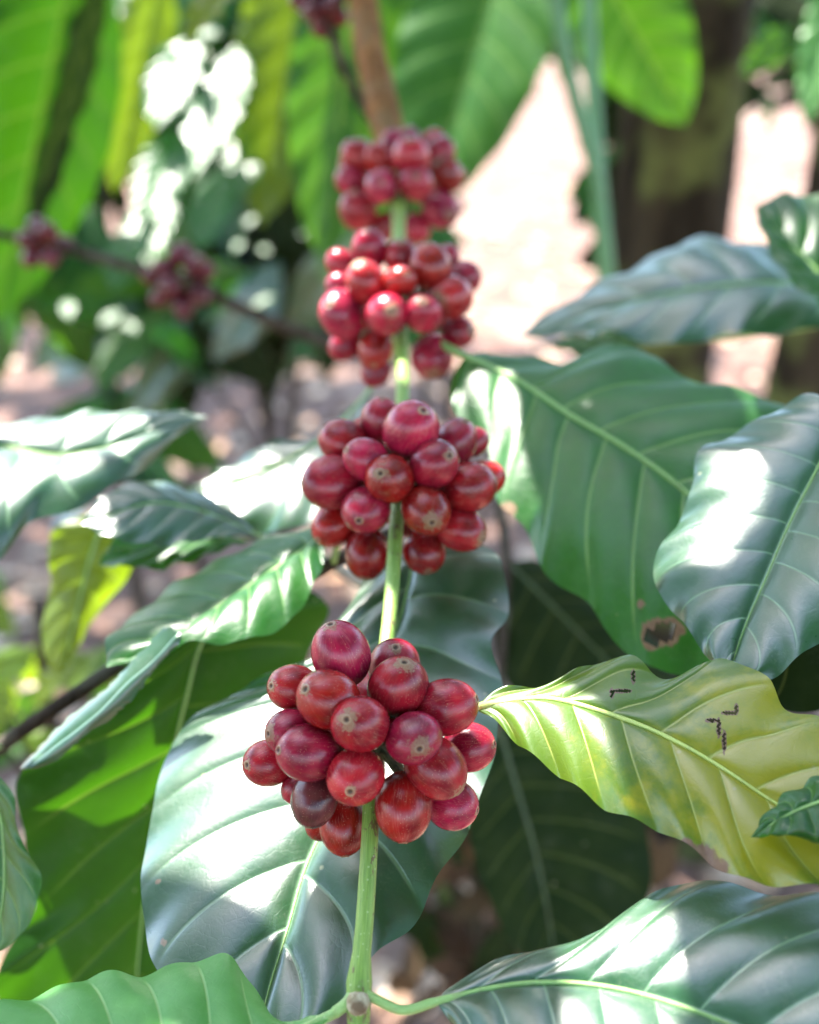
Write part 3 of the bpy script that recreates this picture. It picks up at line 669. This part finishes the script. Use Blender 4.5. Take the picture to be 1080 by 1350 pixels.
T5 = pts([(1330,330,560), (1240,400,540), (1150,395,530), (1080,380,525)])
ru = thing("leafy_twig", T5[0], "out of focus pale grey green leaves on the right under the pink clearing", "twig")
mb = MB(); mb.tube(cr(T5, 24), np.linspace(.0035, .002, 24), 9, .04); link("stem", mb.mesh("twig", M_TWIG), ru)
leaf(ru, [(1150,395,530),(1080,378,525),(1000,372,525),(910,380,530),(820,400,536),(740,426,545),(684,442,552)],
     [(1130,390,545),(1080,372,548),(1040,350,552),(990,326,558),(912,318,566),(832,360,562),(760,394,560),(715,425,558)],
     [(1130,440,505),(1080,440,505),(1030,446,505),(950,446,508),(870,456,512),(800,438,524),(740,440,540)], M_GLOSS, ribr=.0011, nv=7, quilt=.0012, wave=.0018, seed=51, bulge=(.1,.1), n=110, m=30)
leaf(ru, [(1180,420,470),(1120,390,475),(1066,345,482),(1030,308,490),(996,274,498)],
     [(1150,330,495),(1100,262,505),(1060,256,508),(1020,262,505)], [(1140,450,455),(1090,410,460),(1050,372,468),(1014,326,482)], M_GREEN, ribr=.001, nv=6, quilt=.0024, wave=.0016, seed=53, n=90, m=24, petiole=[(1240,400,540),(1220,420,500)], label="dark green leaf pointing up and left")
leaf(ru, [(850,452,560),(810,450,560),(770,452,562),(715,455,566)], [(810,440,566),(770,438,568)], [(810,470,552),(770,470,554)], M_GREEN, ribr=.001, nv=5, quilt=.001, seed=54, n=50, m=14, petiole=[(1240,400,540),(1000,440,560)])

# shaded leaves behind, low on the right
T6 = pts([(640,520,640), (655,640,610), (668,740,590), (662,860,570), (658,960,560)])
rd = thing("leafy_twig", T6[0], "dim shadowed leaves hanging below the deep green ribbed leaf", "twig")
mb = MB(); mb.tube(cr(T6, 30), np.linspace(.003, .002, 30), 9, .05); link("stem", mb.mesh("twig", M_TWIG), rd)
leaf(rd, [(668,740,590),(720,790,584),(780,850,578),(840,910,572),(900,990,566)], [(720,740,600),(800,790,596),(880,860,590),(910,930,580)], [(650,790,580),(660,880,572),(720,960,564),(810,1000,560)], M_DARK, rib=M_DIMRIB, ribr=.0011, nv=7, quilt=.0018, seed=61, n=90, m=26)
leaf(rd, [(658,960,560),(682,1040,558),(705,1120,556),(722,1200,554),(735,1290,552)], [(720,950,568),(790,1010,568),(850,1090,566),(855,1180,562),(810,1270,556)], [(630,1010,554),(618,1090,552),(640,1170,550),(680,1250,550)], M_DARK, rib=M_DIMRIB, ribr=.0013, nv=7, quilt=.0018, seed=63, n=90, m=26, label="blurred olive leaf with shade in its colour behind the yellow green one")

# ================================================================== background: simple leaf builder
def blade(parent, base, tip, width, mat, face=None, droop=0.0, name="leaf", n=44, m=12, nv=8, quilt=0.0009, rib=M_MIDRIB, ribr=.0012, fold=.12, wave=.003, seed=1):
    base = np.asarray(base, float); tip = np.asarray(tip, float)
    ax = tip - base; Lg = np.linalg.norm(ax); ax = ax / Lg
    face = norm(CAMP - (base + tip) / 2) if face is None else norm(np.asarray(face, float))
    side = norm(np.cross(ax, face)); nrm = np.cross(side, ax)
    t = np.linspace(0, 1, 9); prof = np.sin(math.pi * np.clip(t, 0, 1) ** 0.85) ** 0.8
    mid = base + ax * (Lg * t)[:, None] + np.array([0, 0, -1]) * (droop * Lg * (t * t - t))[:, None] * -1
    Lr = mid[1:-1] - side * (width * .5 * prof[1:-1])[:, None] + nrm * (fold * width * .5 * prof[1:-1])[:, None] + ax * .02 * Lg
    Rr = mid[1:-1] + side * (width * .5 * prof[1:-1])[:, None] + nrm * (fold * width * .5 * prof[1:-1])[:, None] + ax * .02 * Lg
    cat = lambda e: np.concatenate([mid[:1], e, mid[-1:]])
    V, uv, ve, ml, N = leaf_grid(mid, cat(Lr), cat(Rr), n=n, m=m, nv=nv, quilt=quilt, wave=wave, seed=seed, toward=(base + tip) / 2 + face)
    F = grid_faces(n, 2*m+1)
    if (N[n//2] @ np.cross(V[n//2, m+2] - V[n//2, m], V[n//2+2, m] - V[n//2, m])) < 0: F = F[:, ::-1]
    me = mesh_from("leaf", V.reshape(-1, 3), F, mat, uv=uv.reshape(-1, 2), veins=ve.reshape(-1, 2), attrs={"spot": np.zeros(n * (2*m+1))})
    o = link(name, me, parent)
    return o
def pblade(parent, b, t, wpx, mat, face=None, **kw):
    B = at(b[0], b[1], b[2]); T = at(t[0], t[1], t[2])
    return blade(parent, B, T, wpx * 0.5 * (b[2] + t[2]) / FPX, mat, face, **kw)

# ground ------------------------------------------------------------------
def ground_mat():
    s = NT("leaf_strewn_soil")
    tc = s.n("ShaderNodeTexCoord").outputs["Object"]
    n1 = s.noise(tc, 1.3, 4); n2 = s.noise(tc, 9, 5, 0.65); n3 = s.noise(tc, 60, 4)
    col = s.mix(s.ramp(n2, 0.3, 0.7), (0.11, 0.058, 0.043), (0.23, 0.14, 0.11))
    col = s.mix(s.math('MULTIPLY', s.ramp(n1, 0.5, 0.68), 0.5), col, (0.46, 0.34, 0.27))
    col = s.mix(s.math('MULTIPLY', n3, 0.35), col, (0.12, 0.07, 0.05))
    return s.done(s.principled(Base_Color=col, Roughness=0.9, Specular_IOR_Level=0.2, Normal=s.bump(s.math('ADD', n2, n3), 0.8, 0.03)))
gx = np.concatenate([np.linspace(-120, -6, 24, endpoint=False), np.linspace(-6, 6, 70, endpoint=False), np.linspace(6, 120, 25)])
gy = np.concatenate([np.linspace(-60, -2, 12, endpoint=False), np.linspace(-2, 12, 90, endpoint=False), np.linspace(12, 220, 30)])
GX, GY = np.meshgrid(gx, gy, indexing='ij')
def gz(x, y): return 0.04 * np.sin(x * 1.3 + .4) * np.cos(y * 0.9) + 0.025 * np.sin(x * 3.1 + y * 2.3)
GV = np.stack([GX, GY, gz(GX, GY)], -1)
tag(link("ground", mesh_from("ground", GV.reshape(-1, 3), grid_faces(len(gx), len(gy))[:, ::-1], ground_mat())), kind="structure", label="reddish brown soil under the coffee plants", cat="ground")

# leaf litter: dry curled leaves over the near ground
def litter():
    mb = MB(); r = np.random.default_rng(12)
    for i in range(2600):
        y = 0.6 + 8.5 * r.random() ** 1.5; x = (r.random() - .5) * (1.6 + y * 1.1)
        Lg = r.uniform(.05, .13); W = Lg * r.uniform(.32, .5); a = r.uniform(0, 6.28); c = r.uniform(-.5, .6)
        P = []
        for (t, k) in ((0, 0), (.25, .8), (.5, 1), (.75, .75), (1, 0)):
            for s_ in (-1, 0, 1):
                P.append(((t - .5) * Lg, s_ * W * .5 * k, c * W * .5 * abs(s_) * k + .25 * Lg * (t - .5)**2 * r.uniform(-1, 2.5)))
        P = np.array(P); ca, sa = math.cos(a), math.sin(a)
        Q = np.stack([P[:, 0]*ca - P[:, 1]*sa + x, P[:, 0]*sa + P[:, 1]*ca + y, P[:, 2]], 1)
        Q[:, 2] += gz(Q[:, 0], Q[:, 1]) + .006 - min(0, P[:, 2].min()) * .8
        F = [(q*3+j, q*3+j+1, q*3+4+j, q*3+3+j) for q in range(4) for j in range(2)]
        mb.add(Q, F)
    return mb.mesh("leaf_litter", M_DRYLEAF)
tag(link("leaf_litter", litter()), "dry brown fallen leaves scattered over the soil", "leaf litter", kind="stuff")

# tree trunks ---------------------------------------------------------------
def trunk_thing(px, d, r, label, lean=(0, 0), top=3.2, moss=M_BARK):
    P = at(px, 300, d); y = P[1]; x = P[0]
    root = thing("tree", (x, y, gz(x, y)), label, "tree", "tree trunks")
    zs = np.linspace(-.05, top, 26); path = np.stack([x + lean[0] * (zs - P[2]) + .012 * np.sin(zs * 3 + px), y + lean[1] * (zs - P[2]) + .012 * np.cos(zs * 2.3), zs], 1)
    rr = r * (1 + .5 * np.exp(-zs / .10)) * np.linspace(1.08, .8, 26)
    mb = MB(); mb.tube(path, rr, 26, .035); link("trunk", mb.mesh("trunk", moss), root)
    mb = MB()
    for k in range(3):
        a = k * 2.2 + px; b = path[-3 - k]; e = b + np.array([math.cos(a) * .5, math.sin(a) * .5, .5])
        mb.tube(cr([b, (b + e) / 2 + np.array([0, 0, .08]), e], 8), np.linspace(r * .45, r * .15, 8), 9, .04)
    link("limb", mb.mesh("limb", moss), root)
    return root
tr1 = trunk_thing(872, 1.62, .078, "dark mossy trunk between the two pink patches of sunlit ground")
tr2 = trunk_thing(1092, 1.50, .050, "slender mossy olive brown trunk at the right edge", lean=(.03, 0))

# slender green shoots
def shoot(pl, r, label):
    P = pts(pl); o = thing("green_shoot", P[-1], label, "shoot")
    mb = MB(); mb.tube(cr(P, 40), r, 10, .03); link("stem", mb.mesh("stem", M_SHOOT), o)
    return o
s1 = shoot([(715,-200,1000),(733,0,1050),(758,130,1080),(788,240,1110),(800,340,1130),(806,480,1160),(808,700,1230)], .0068, "blue green upright stem left of the dark trunk")
s2 = shoot([(772,-200,1060),(776,0,1100),(784,160,1130),(796,330,1160),(800,480,1190),(800,700,1250)], .0075, "dull green upright stem nearest the dark trunk")

# coffee shrubs behind ----------------------------------------------------------
sh1 = thing("coffee_shrub", at(60, -500, .95), "tall broad leaved plant with long green leaves hanging top left plus added sun-blocking leaves overhead", "coffee shrub")
mb = MB(); mb.tube(pts([(-200,-500,950),(100,-330,940),(420,-250,930),(800,-260,940)]), .006, 9); link("stem", mb.mesh("stem", M_TWIG), sh1)
pblade(sh1, (110,-120,1.01), (-5,425,1.05), 200, M_DEEP, seed=2, face=(.5,-.7,0.27), fold=.05)
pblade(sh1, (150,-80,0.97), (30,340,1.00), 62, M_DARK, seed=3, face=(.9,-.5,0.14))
pblade(sh1, (215,-60,1.35), (150,255,1.38), 85, M_LIME, seed=4)
pblade(sh1, (410,-110,1.22), (345,300,1.26), 150, M_LIME, seed=5, face=(-.2,-.9,0.27))
pblade(sh1, (480,-120,1.22), (425,350,1.24), 150, M_THIN, seed=6, face=(.2,-.9,0.27))
pblade(sh1, (690,-150,1.16), (560,285,1.19), 210, M_THIN, seed=7, face=(-.3,-.8,0.41))
pblade(sh1, (575,-160,1.30), (505,330,1.28), 190, M_THIN, seed=16, face=(.1,-.9,.2))
pblade(sh1, (640,-160,1.42), (640,150,1.40), 150, M_THIN, seed=17, face=(-.2,-.9,.2))
pblade(sh1, (260,-160,1.5), (240,90,1.5), 150, M_GREEN, seed=18, face=(-.2,-.9,.2))
pblade(sh1, (335,-80,0.68), (246,62,0.66), 70, M_LIME, seed=8, face=(-.1,-.4,1.22))
pblade(sh1, (600,-90,1.28), (640,55,1.31), 120, M_LIME, seed=9)
pblade(sh1, (760,-100,1.35), (905,165,1.38), 150, M_THIN, seed=10)
pblade(sh1, (1045,35,1.22), (978,98,1.22), 42, M_THIN, seed=12)
pblade(sh1, (1110,-60,1.08), (1062,165,1.08), 60, M_SOFT, seed=13)

# a second fruiting twig far behind
T7 = pts([(520,480,900), (400,440,870), (330,412,850), (240,372,830), (150,345,830), (60,320,830), (-60,300,830)])
bb = thing("coffee_branch", T7[0], "blurred dark twig with two maroon cherry clusters behind on the left", "coffee branch")
mb = MB(); mb.tube(cr(T7, 40), np.linspace(.005, .003, 40), 9, .05); link("stem", mb.mesh("stem", M_TWIG), bb)
def ball(parent, c, n, Rr, r, seed):
    C = np.asarray(c); q = np.random.default_rng(seed); got = []
    mb = MB(); mb.tube(C + np.array([1., 0, 0]) * np.linspace(-.006, .006, 5)[:, None], .005, 8); no = link("fruit_cluster", mb.mesh("fruit_node", M_NODE), parent)
    tries = 0
    while len(got) < n and tries < 4000:
        tries += 1; d = norm(q.normal(size=3)); P = C + d * Rr * q.uniform(.75, 1.0)
        if all(np.linalg.norm(P - g) > r * 1.75 for g in got):
            got.append(P)
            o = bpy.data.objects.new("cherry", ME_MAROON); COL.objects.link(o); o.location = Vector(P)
            o.rotation_euler = Vector(d).to_track_quat('Z', 'Y').to_euler(); o.scale = (r, r, r); set_parent(o, no)
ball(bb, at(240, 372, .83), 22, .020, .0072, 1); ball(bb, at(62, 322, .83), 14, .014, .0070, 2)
T8 = pts([(440,-200,760), (440,-60,760), (430,10,765), (450,80,775), (490,160,800)])
bt = thing("coffee_branch", T8[0], "small dark cherry cluster on a twig at the top edge beside the brown stem", "coffee branch")
mb = MB(); mb.tube(cr(T8, 30), np.linspace(.004, .003, 30), 9, .05); link("stem", mb.mesh("stem", M_TWIG), bt)
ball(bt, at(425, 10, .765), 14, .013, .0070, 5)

# shrubs of many leaves: one leaf mesh per tone, copied
PROTO = {}
def proto(mat):
    if mat.name not in PROTO:
        o = blade(None, (0, 0, 0), (1, 0, 0), .42, mat, face=(0, 0, 1), droop=-.25, n=22, m=6, quilt=.012, wave=.03, nv=7, seed=len(PROTO) + 3)
        PROTO[mat.name] = o.data; bpy.data.objects.remove(o)
    return PROTO[mat.name]
def leaf_copy(parent, P, ax, nrm, Lg, mat):
    X = norm(np.asarray(ax)); Z = norm(np.asarray(nrm) - X * (np.asarray(nrm) @ X)); Y = np.cross(Z, X)
    o = bpy.data.objects.new("leaf", proto(mat)); COL.objects.link(o)
    M = Matrix(((X[0], Y[0], Z[0]), (X[1], Y[1], Z[1]), (X[2], Y[2], Z[2]))).to_4x4()
    o.rotation_euler = M.to_euler(); o.location = Vector(P); o.scale = (Lg, Lg, Lg)
    set_parent(o, parent); return o
def shrub(x, y, h, n, spread, mats, label, seed, Lr=(.11, .19), t0=.45):
    q = np.random.default_rng(seed); z0 = float(gz(x, y))
    root = thing("coffee_shrub", (x, y, z0), label, "coffee shrub", "coffee shrubs behind")
    mb = MB(); zs = np.linspace(-.02, h, 12)
    trunk = np.stack([x + .03 * np.sin(zs * 3 + seed), y + .03 * np.cos(zs * 2 + seed), z0 + zs], 1); mb.tube(trunk, np.linspace(.013, .004, 12), 8)
    k = 0; tips = []
    while k < n:
        t = q.uniform(t0, 1.0); b = trunk[int(t * 11)]; a = q.uniform(0, 6.28); rl = spread * (1.15 - .55 * t) * q.uniform(.55, 1)
        e = b + np.array([math.cos(a) * rl, math.sin(a) * rl, rl * q.uniform(-.15, .35)])
        br = cr([b, (b + e) / 2 + np.array([0, 0, .05]), e], 9); mb.tube(br, np.linspace(.005, .002, 9), 6)
        for i in (3, 5, 7, 8):
            if k >= n: break
            for sgn in (-1, 1):
                if k >= n: break
                dirb = norm(e - b); sd = norm(np.cross(dirb, [0, 0, 1])) * sgn
                ax = norm(sd * .8 + dirb * q.uniform(.1, .7) + np.array([0, 0, q.uniform(-.9, .1)]))
                leaf_copy(root, br[i], ax, np.array([q.normal() * .5, q.normal() * .4 - .75, .7]), q.uniform(*Lr), mats[int(q.integers(len(mats)))]); k += 1
    link("stem", mb.mesh("stem", M_TWIG), root)
    return root
MIXM = [M_GREEN, M_GLOSS, M_THIN, M_SOFT]
shrub(-.42, 1.75, 1.40, 98, .36, [M_GLOSS, M_GREEN, M_GREEN, M_THIN], "bushy coffee shrub with bright glinting leaves behind the left cherry twig", 3, t0=.5)
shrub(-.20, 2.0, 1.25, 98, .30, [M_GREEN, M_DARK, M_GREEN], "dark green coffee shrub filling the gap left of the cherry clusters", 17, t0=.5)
shrub(-.95, 2.1, 1.6, 98, .45, MIXM, "coffee shrub with hanging leaves beyond the left edge", 5)
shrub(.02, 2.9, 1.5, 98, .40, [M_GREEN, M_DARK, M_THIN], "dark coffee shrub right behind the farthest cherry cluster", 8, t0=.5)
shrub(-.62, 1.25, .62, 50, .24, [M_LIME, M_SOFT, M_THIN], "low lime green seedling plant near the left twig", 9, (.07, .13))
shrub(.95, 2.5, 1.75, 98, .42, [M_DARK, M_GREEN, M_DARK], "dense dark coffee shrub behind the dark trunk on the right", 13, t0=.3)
shrub(-1.0, 3.9, 1.7, 98, .6, [M_GREEN, M_DARK], "distant dark green shrub at the upper left", 19, (.16, .26))

# foliage that closes the gaps: leaves set over a region of the view at their own distances, each plant rooted below them
def thicket(regions, label, seed, mats, Lpx=(110, 190)):
    q = np.random.default_rng(seed); C = []; 
    for (x0, x1, y0, y1, d0, d1, n) in regions:
        for k in range(n): C.append((q.uniform(x0, x1), q.uniform(y0, y1), q.uniform(d0, d1)))
    P = np.array([at(*c) for c in C]); cx, cy = P[:, 0].mean(), P[:, 1].mean()
    root = thing("coffee_shrub", (cx, cy, float(gz(cx, cy))), label, "coffee shrub", "coffee shrubs behind")
    mb = MB(); top = P[:, 2].max(); zs = np.linspace(-.02, top, 14)
    tr = np.stack([cx + .02 * np.sin(zs * 3 + seed), cy + .02 * np.cos(zs * 3), zs], 1); mb.tube(tr, np.linspace(.014, .005, 14), 8)
    for g in range(0, len(P), 5):
        e = P[g]; b = tr[int(np.clip((e[2] - .12) / top, .1, .95) * 13)]; mb.tube(cr([b, (b + e) / 2 + np.array([0, 0, .03]), e], 8), np.linspace(.005, .002, 8), 6)
    link("stem", mb.mesh("stem", M_TWIG), root)
    for i, p in enumerate(P):
        Lg = q.uniform(*Lpx) * C[i][2] / FPX; a = q.uniform(-1.1, 1.1)
        ax = norm(np.array([math.sin(a), q.normal() * .3, -math.cos(a)]))
        leaf_copy(root, p - ax * Lg * .5, ax, np.array([q.normal() * .5, -.8 + q.normal() * .3, .5]), Lg, mats[int(q.integers(len(mats)))])
thicket([(215, 450, 285, 470, 1.5, 2.0, 60)], "dark green low shrub behind the maroon cherry cluster", 31, [M_GREEN, M_DARK, M_DARK, M_GLOSS])
thicket([(-30, 470, -60, 300, 1.75, 2.4, 80), (-30, 130, 300, 450, 1.6, 2.0, 18)], "tall shadowy shrub filling the top left behind the hanging leaves", 32, [M_GREEN, M_DARK, M_THIN, M_GREEN], (140, 230))
thicket([(430, 700, -60, 90, 1.7, 2.2, 45), (700, 790, -60, 60, 1.8, 2.2, 14)], "bright green shrub top behind the brown stem", 33, [M_THIN, M_LIME, M_GREEN], (110, 190))
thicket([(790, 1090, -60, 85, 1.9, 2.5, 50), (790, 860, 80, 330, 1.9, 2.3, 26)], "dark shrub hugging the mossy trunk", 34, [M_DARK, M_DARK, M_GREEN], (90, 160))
thicket([(500, 700, 1060, 1330, .85, 1.1, 40), (640, 880, 940, 1180, .85, 1.1, 24)], "added dark brown leaves standing in for shaded ground behind the green stem", 36, [M_GROUNDSHADE, M_GROUNDSHADE, M_DARK], (80, 140))
thicket([(-40, 190, 860, 1010, .75, 1.0, 26)], "low yellow green seedling under the drooping leaf", 35, [M_LIME, M_THIN, M_SOFT], (70, 120))

# glossy leaves of the tall plant that catch the sun full on
HALF = lambda P: norm(norm(CAMP - np.asarray(P)) + SUN)
for (bx, by, bd, tx, ty, wd) in ((250,45,1.15,205,170,74),(310,60,1.18,285,200,66),(235,170,1.12,190,300,74),(295,215,1.15,262,330,62),(195,265,1.1,150,385,66),(130,50,1.2,95,190,44),(110,190,1.16,75,290,40),(285,110,1.25,255,235,60),(335,150,1.3,310,270,54),(215,240,1.2,195,350,56)):
    P = at(bx, by, bd); f = norm(HALF(P) + np.array([random.uniform(-.22, .22), random.uniform(-.16, .22), 0])); r_ = at(tx, ty, 1.0) - CAMP
    td = ((P - CAMP) @ f) / (r_ @ f); td = max(td, bd * .6)
    pblade(sh1, (bx, by, bd), (tx, ty, td), wd, M_GREEN, face=f, seed=bx, fold=.12)

# unseen leaves added overhead to block the sun, with gaps left at chosen patches
SX = norm(np.cross(SUN, [0, 0, 1.])); SY = np.cross(SX, SUN)
PATCH = [(240,100,1150,60),(290,180,1150,60),(220,230,1100,60),(240,300,1060,60),(160,350,1050,50),(100,180,1100,40),(330,965,345,15), (360,1085,325,11), (560,1020,345,6), (265,1000,335,12), (385,1040,328,12), 
         (850,1245,275,7), (830,1285,270,8), (812,1330,262,9), (975,630,335,6), (950,650,335,6), (925,672,330,6), (740,970,293,12), (685,938,298,8),
         (350,790,350,12), (295,825,340,10), (400,750,362,9), (150,925,350,9), (80,990,342,9), (210,880,355,8), (150,1030,365,16), (110,1090,365,10), (210,960,375,9), (40,1290,350,12),
         (440,395,462,13), (460,350,462,10), (531,490,435,8), (330,620,478,26), (390,590,485,20), (12,690,410,14), (75,635,415,10), (60,572,440,10), (160,560,445,10), (100,780,502,34), (740,425,550,14), (850,395,545,12), (1045,275,500,14), (200,575,385,8), (640,520,430,8), (660,640,405,8), (610,1030,343,7)]
AV = np.concatenate(ALLV); AX, AY, AD = proj(AV)
def surf(a, b, d):
    i = np.where(np.hypot(AX - a, AY - b) < 14)[0]
    return AV[i[np.argmin(np.abs(AD[i] - d))]] if len(i) else at(a, b, d)
PC = np.array([[surf(a, b, d / 1000.) @ SX, surf(a, b, d / 1000.) @ SY, r / 1000.] for a, b, d, r in PATCH])
cherr = np.array([list(world_of(o).translation) for o in COL.objects if o.name.startswith("cherry") and o.data is ME_CHERRY])
SV = np.concatenate([AV[RNG.choice(len(AV), 2600)], cherr, path[::4]]); sx_, sy_, sd_ = proj(SV)
SV = SV[(sx_ > -60) & (sx_ < 1140) & (sy_ > 150) & (sy_ < 1420)]
subj = np.stack([SV @ SX, SV @ SY], 1)
free = np.min(np.hypot(subj[:, None, 0] - PC[None, :, 0], subj[:, None, 1] - PC[None, :, 1]) - PC[None, :, 2], axis=1) > .006
cov = np.zeros(len(subj), bool); q = np.random.default_rng(4)
C0 = at(520, 800, .38) @ SUN
placed = 0; tries = 0; over = []
while placed < 74 and tries < 6000:
    tries += 1
    todo = np.where(free & ~cov)[0]
    if len(todo) == 0: break
    c = subj[q.choice(todo)] + q.normal(size=2) * .006; Lg = q.uniform(.06, .115) * (1 if tries < 3000 else .7); an = q.uniform(0, 6.28); hw = Lg * .20
    ax2 = np.array([math.cos(an), math.sin(an)]); 
    def inside(p2, grow):
        rel = p2 - c; a_ = rel @ ax2; b_ = rel @ np.array([-ax2[1], ax2[0]])
        return (a_ / (Lg * .5 + grow))**2 + (b_ / (hw + grow))**2
    if (inside(PC[:, :2], 0.0) < 1).any() or any(inside(PC[i:i+1, :2], PC[i, 2] * .8)[0] < 1 for i in range(len(PC))): continue
    h_ = C0 + q.uniform(.34, .75)
    P = SX * (c[0] - ax2[0] * Lg * .5) + SY * (c[1] - ax2[1] * Lg * .5) + SUN * h_
    E = P + (SX * ax2[0] + SY * ax2[1]) * Lg
    (x1, y1, d1), (x2, y2, d2) = proj(P), proj(E)
    if (d1 > 0.02 and -120 < x1 < 1200 and y1 > -60) or (d2 > 0.02 and -120 < x2 < 1200 and y2 > -60): continue
    leaf_copy(sh1, P, E - P, SUN + q.normal(size=3) * .25, Lg, [M_GREEN, M_GLOSS, M_DARK][placed % 3]); placed += 1; over.append((P + E) / 2)
    cov |= inside(subj, 0.0) < 1
print("overhead leaves", placed, "covered", cov[free].mean(), tries)
ov = np.array(over); mb = MB(); root0 = at(420, -250, .93)
for g in range(9):
    tgt = ov[g::9].mean(0) * .3 + ov[g * len(ov) // 9] * .7
    mb.tube(cr([root0, (root0 + tgt) / 2 + np.array([0, .05, .06]), tgt], 12), np.linspace(.0035, .0015, 12), 7)
link("stem", mb.mesh("stem", M_TWIG), sh1)  # added stem that carries the sun-blocking leaves

# unseen trees added to block sun and sky, crowns left open over chosen spots
def added_shade_tree(x, y, label, seed, blobs, nleaf):
    q = np.random.default_rng(seed); root = thing("tree", (x, y, gz(x, y)), label, "tree")
    mb = MB(); zs = np.linspace(-.05, 2.9, 18); tr = np.stack([x + .05 * np.sin(zs * 1.7), y + .04 * np.cos(zs * 2), zs], 1)
    mb.tube(tr, np.linspace(.12, .07, 18) * (1 + .5 * np.exp(-zs / .12)), 20, .04); link("trunk", mb.mesh("trunk", M_BARK), root)
    V, F = [], []; k = 0
    for (bx, by, bz, br) in blobs:
        mb = MB(); e = np.array([bx, by, bz]); mb.tube(cr([tr[-3], (tr[-3] + e) / 2 + np.array([0, 0, .15]), e], 12), np.linspace(.05, .012, 12), 8, .05)
        link("limb", mb.mesh("limb", M_BARK), root)
        n = int(nleaf * br * br)
        for _ in range(n):
            d = norm(q.normal(size=3)) * br * q.random() ** .4 * np.array([1, 1, .45]); c = e + d
            a = norm(q.normal(size=3) * np.array([1, 1, .5])); nn = norm(q.normal(size=3) * .5 + np.array([0, 0, 1])); nn = norm(nn - a * (nn @ a)); b = np.cross(nn, a)
            Lg = q.uniform(.13, .25); W = Lg * .24
            P = [c - a*Lg*.5, c - a*Lg*.15 + b*W + nn*.01, c + a*Lg*.2 + b*W*.8 + nn*.01, c + a*Lg*.5, c + a*Lg*.2 - b*W*.8 + nn*.01, c - a*Lg*.15 - b*W + nn*.01]
            rel = (c - SUBJ) - SUN * ((c - SUBJ) @ SUN)
            if np.linalg.norm(rel) < .29: continue
            rel = (c - GLINT) - SUN * ((c - GLINT) @ SUN)
            if np.linalg.norm(rel) < .17: continue
            if any(np.linalg.norm(np.cross(c - g, SUN)) < .10 for g in SPARK): continue
            V += P; F.append((k, k+1, k+2, k+3)); F.append((k, k+3, k+4, k+5)); k += 6
    for (a_, b_, d_) in (FORCE if seed == 21 else []):  # extra crown leaves added along sun rays to shade chosen points
        for _ in range(7):
            c = at(a_, b_, d_) + SUN * q.uniform(2.0, 2.7) + q.normal(size=3) * .04; Lg = .22; W = .055
            a = norm(np.cross(SUN, q.normal(size=3))); b = np.cross(SUN, a)
            V += [c - a*Lg*.5, c - a*Lg*.15 + b*W, c + a*Lg*.2 + b*W*.8, c + a*Lg*.5, c + a*Lg*.2 - b*W*.8, c - a*Lg*.15 - b*W]; F.append((k, k+1, k+2, k+3)); F.append((k, k+3, k+4, k+5)); k += 6
    me = mesh_from("crown", V, F, M_GREEN, uv=np.tile([[.5, 0], [0, .3], [0, .7], [.5, 1], [1, .7], [1, .3]], (k // 6, 1)), veins=np.tile([[0, 0], [1, 1], [1, 3], [0, 5], [1, 3], [1, 1]], (k // 6, 1)), attrs={"spot": np.zeros(k)})
    link("crown", me, root)
SUBJ = at(540, 800, .38); GLINT = at(240, 170, 1.12)
FORCE = [(500,60,.70),(482,0,.74),(505,130,.66),(515,190,.62),(240,372,.83),(62,322,.83),(425,10,.77),(495,230,.58),(555,240,.58)]
SPARKS = [(230,75,1.3),(295,45,1.4),(47,172,1.2),(8,55,1.2),(8,272,1.25),(308,332,1.4),(342,326,1.45),(362,390,1.35),(272,432,1.4),(132,430,1.35),(420,62,1.4),(600,95,1.4),(560,30,1.5),(700,45,1.4),(322,300,1.4),(180,440,1.4),(395,300,1.5),(90,395,1.3),(30,940,1.0),(100,955,.95)]
SPARK = [at(*g) for g in SPARKS]
SP0 = list(SPARK); SPARK += [at(390,590,.485), at(320,620,.48), at(740,425,.546), at(850,395,.531), at(950,370,.55), at(1045,275,.5)]
for g in SP0:     # small leaves added as blurred highlights, each turned to mirror the sun
    f = HALF(g) + RNG.normal(size=3) * .13; leaf_copy(sh1, g, np.cross(f, RNG.normal(size=3)), f, RNG.uniform(.014, .040), M_GREEN)
added_shade_tree(-2.1, 3.4, "unseen shade tree added beyond the left edge to dapple the soil", 21,
   [(-1.9, 2.3, 2.7, .9), (-1.2, 3.0, 2.9, .95), (-.3, 3.1, 3.0, .9), (-1.0, 4.2, 3.1, .9), (-2.4, 3.4, 3.0, 1.0), (.4, 2.4, 2.7, .8), (-1.7, 1.1, 2.8, .9), (-1.7, 5.0, 3.1, 1.1), (-.5, 4.7, 3.0, 1.0), (-2.5, 4.6, 3.0, 1.0), (.3, 3.8, 3.0, .8)], 190)
added_shade_tree(2.4, 1.2, "unseen tree added outside the right edge, low spreading crown blocking sky", 22,
   [(1.7, -.1, 2.7, 1.0), (1.9, 1.5, 2.8, 1.0), (.9, .9, 3.0, .8), (1.5, 2.9, 2.9, 1.0), (2.6, 2.2, 3.0, 1.1), (.9, -1.0, 2.9, .9)], 300)
added_shade_tree(-1.6, -1.3, "unseen tree added behind the viewer to block sky over the coffee plants", 23,
   [(-1.5, -.3, 2.6, .9), (-.5, -1.3, 2.8, 1.1), (.4, -.6, 3.1, .8), (-1.9, -1.7, 2.8, 1.1), (.8, -2.0, 2.7, 1.1), (-.9, -.9, 1.9, .8), (.9, -.8, 2.0, .8), (0, -1.6, 2.1, 1.0), (-1.7, .3, 1.9, .7), (1.5, .4, 1.9, .7)], 520)
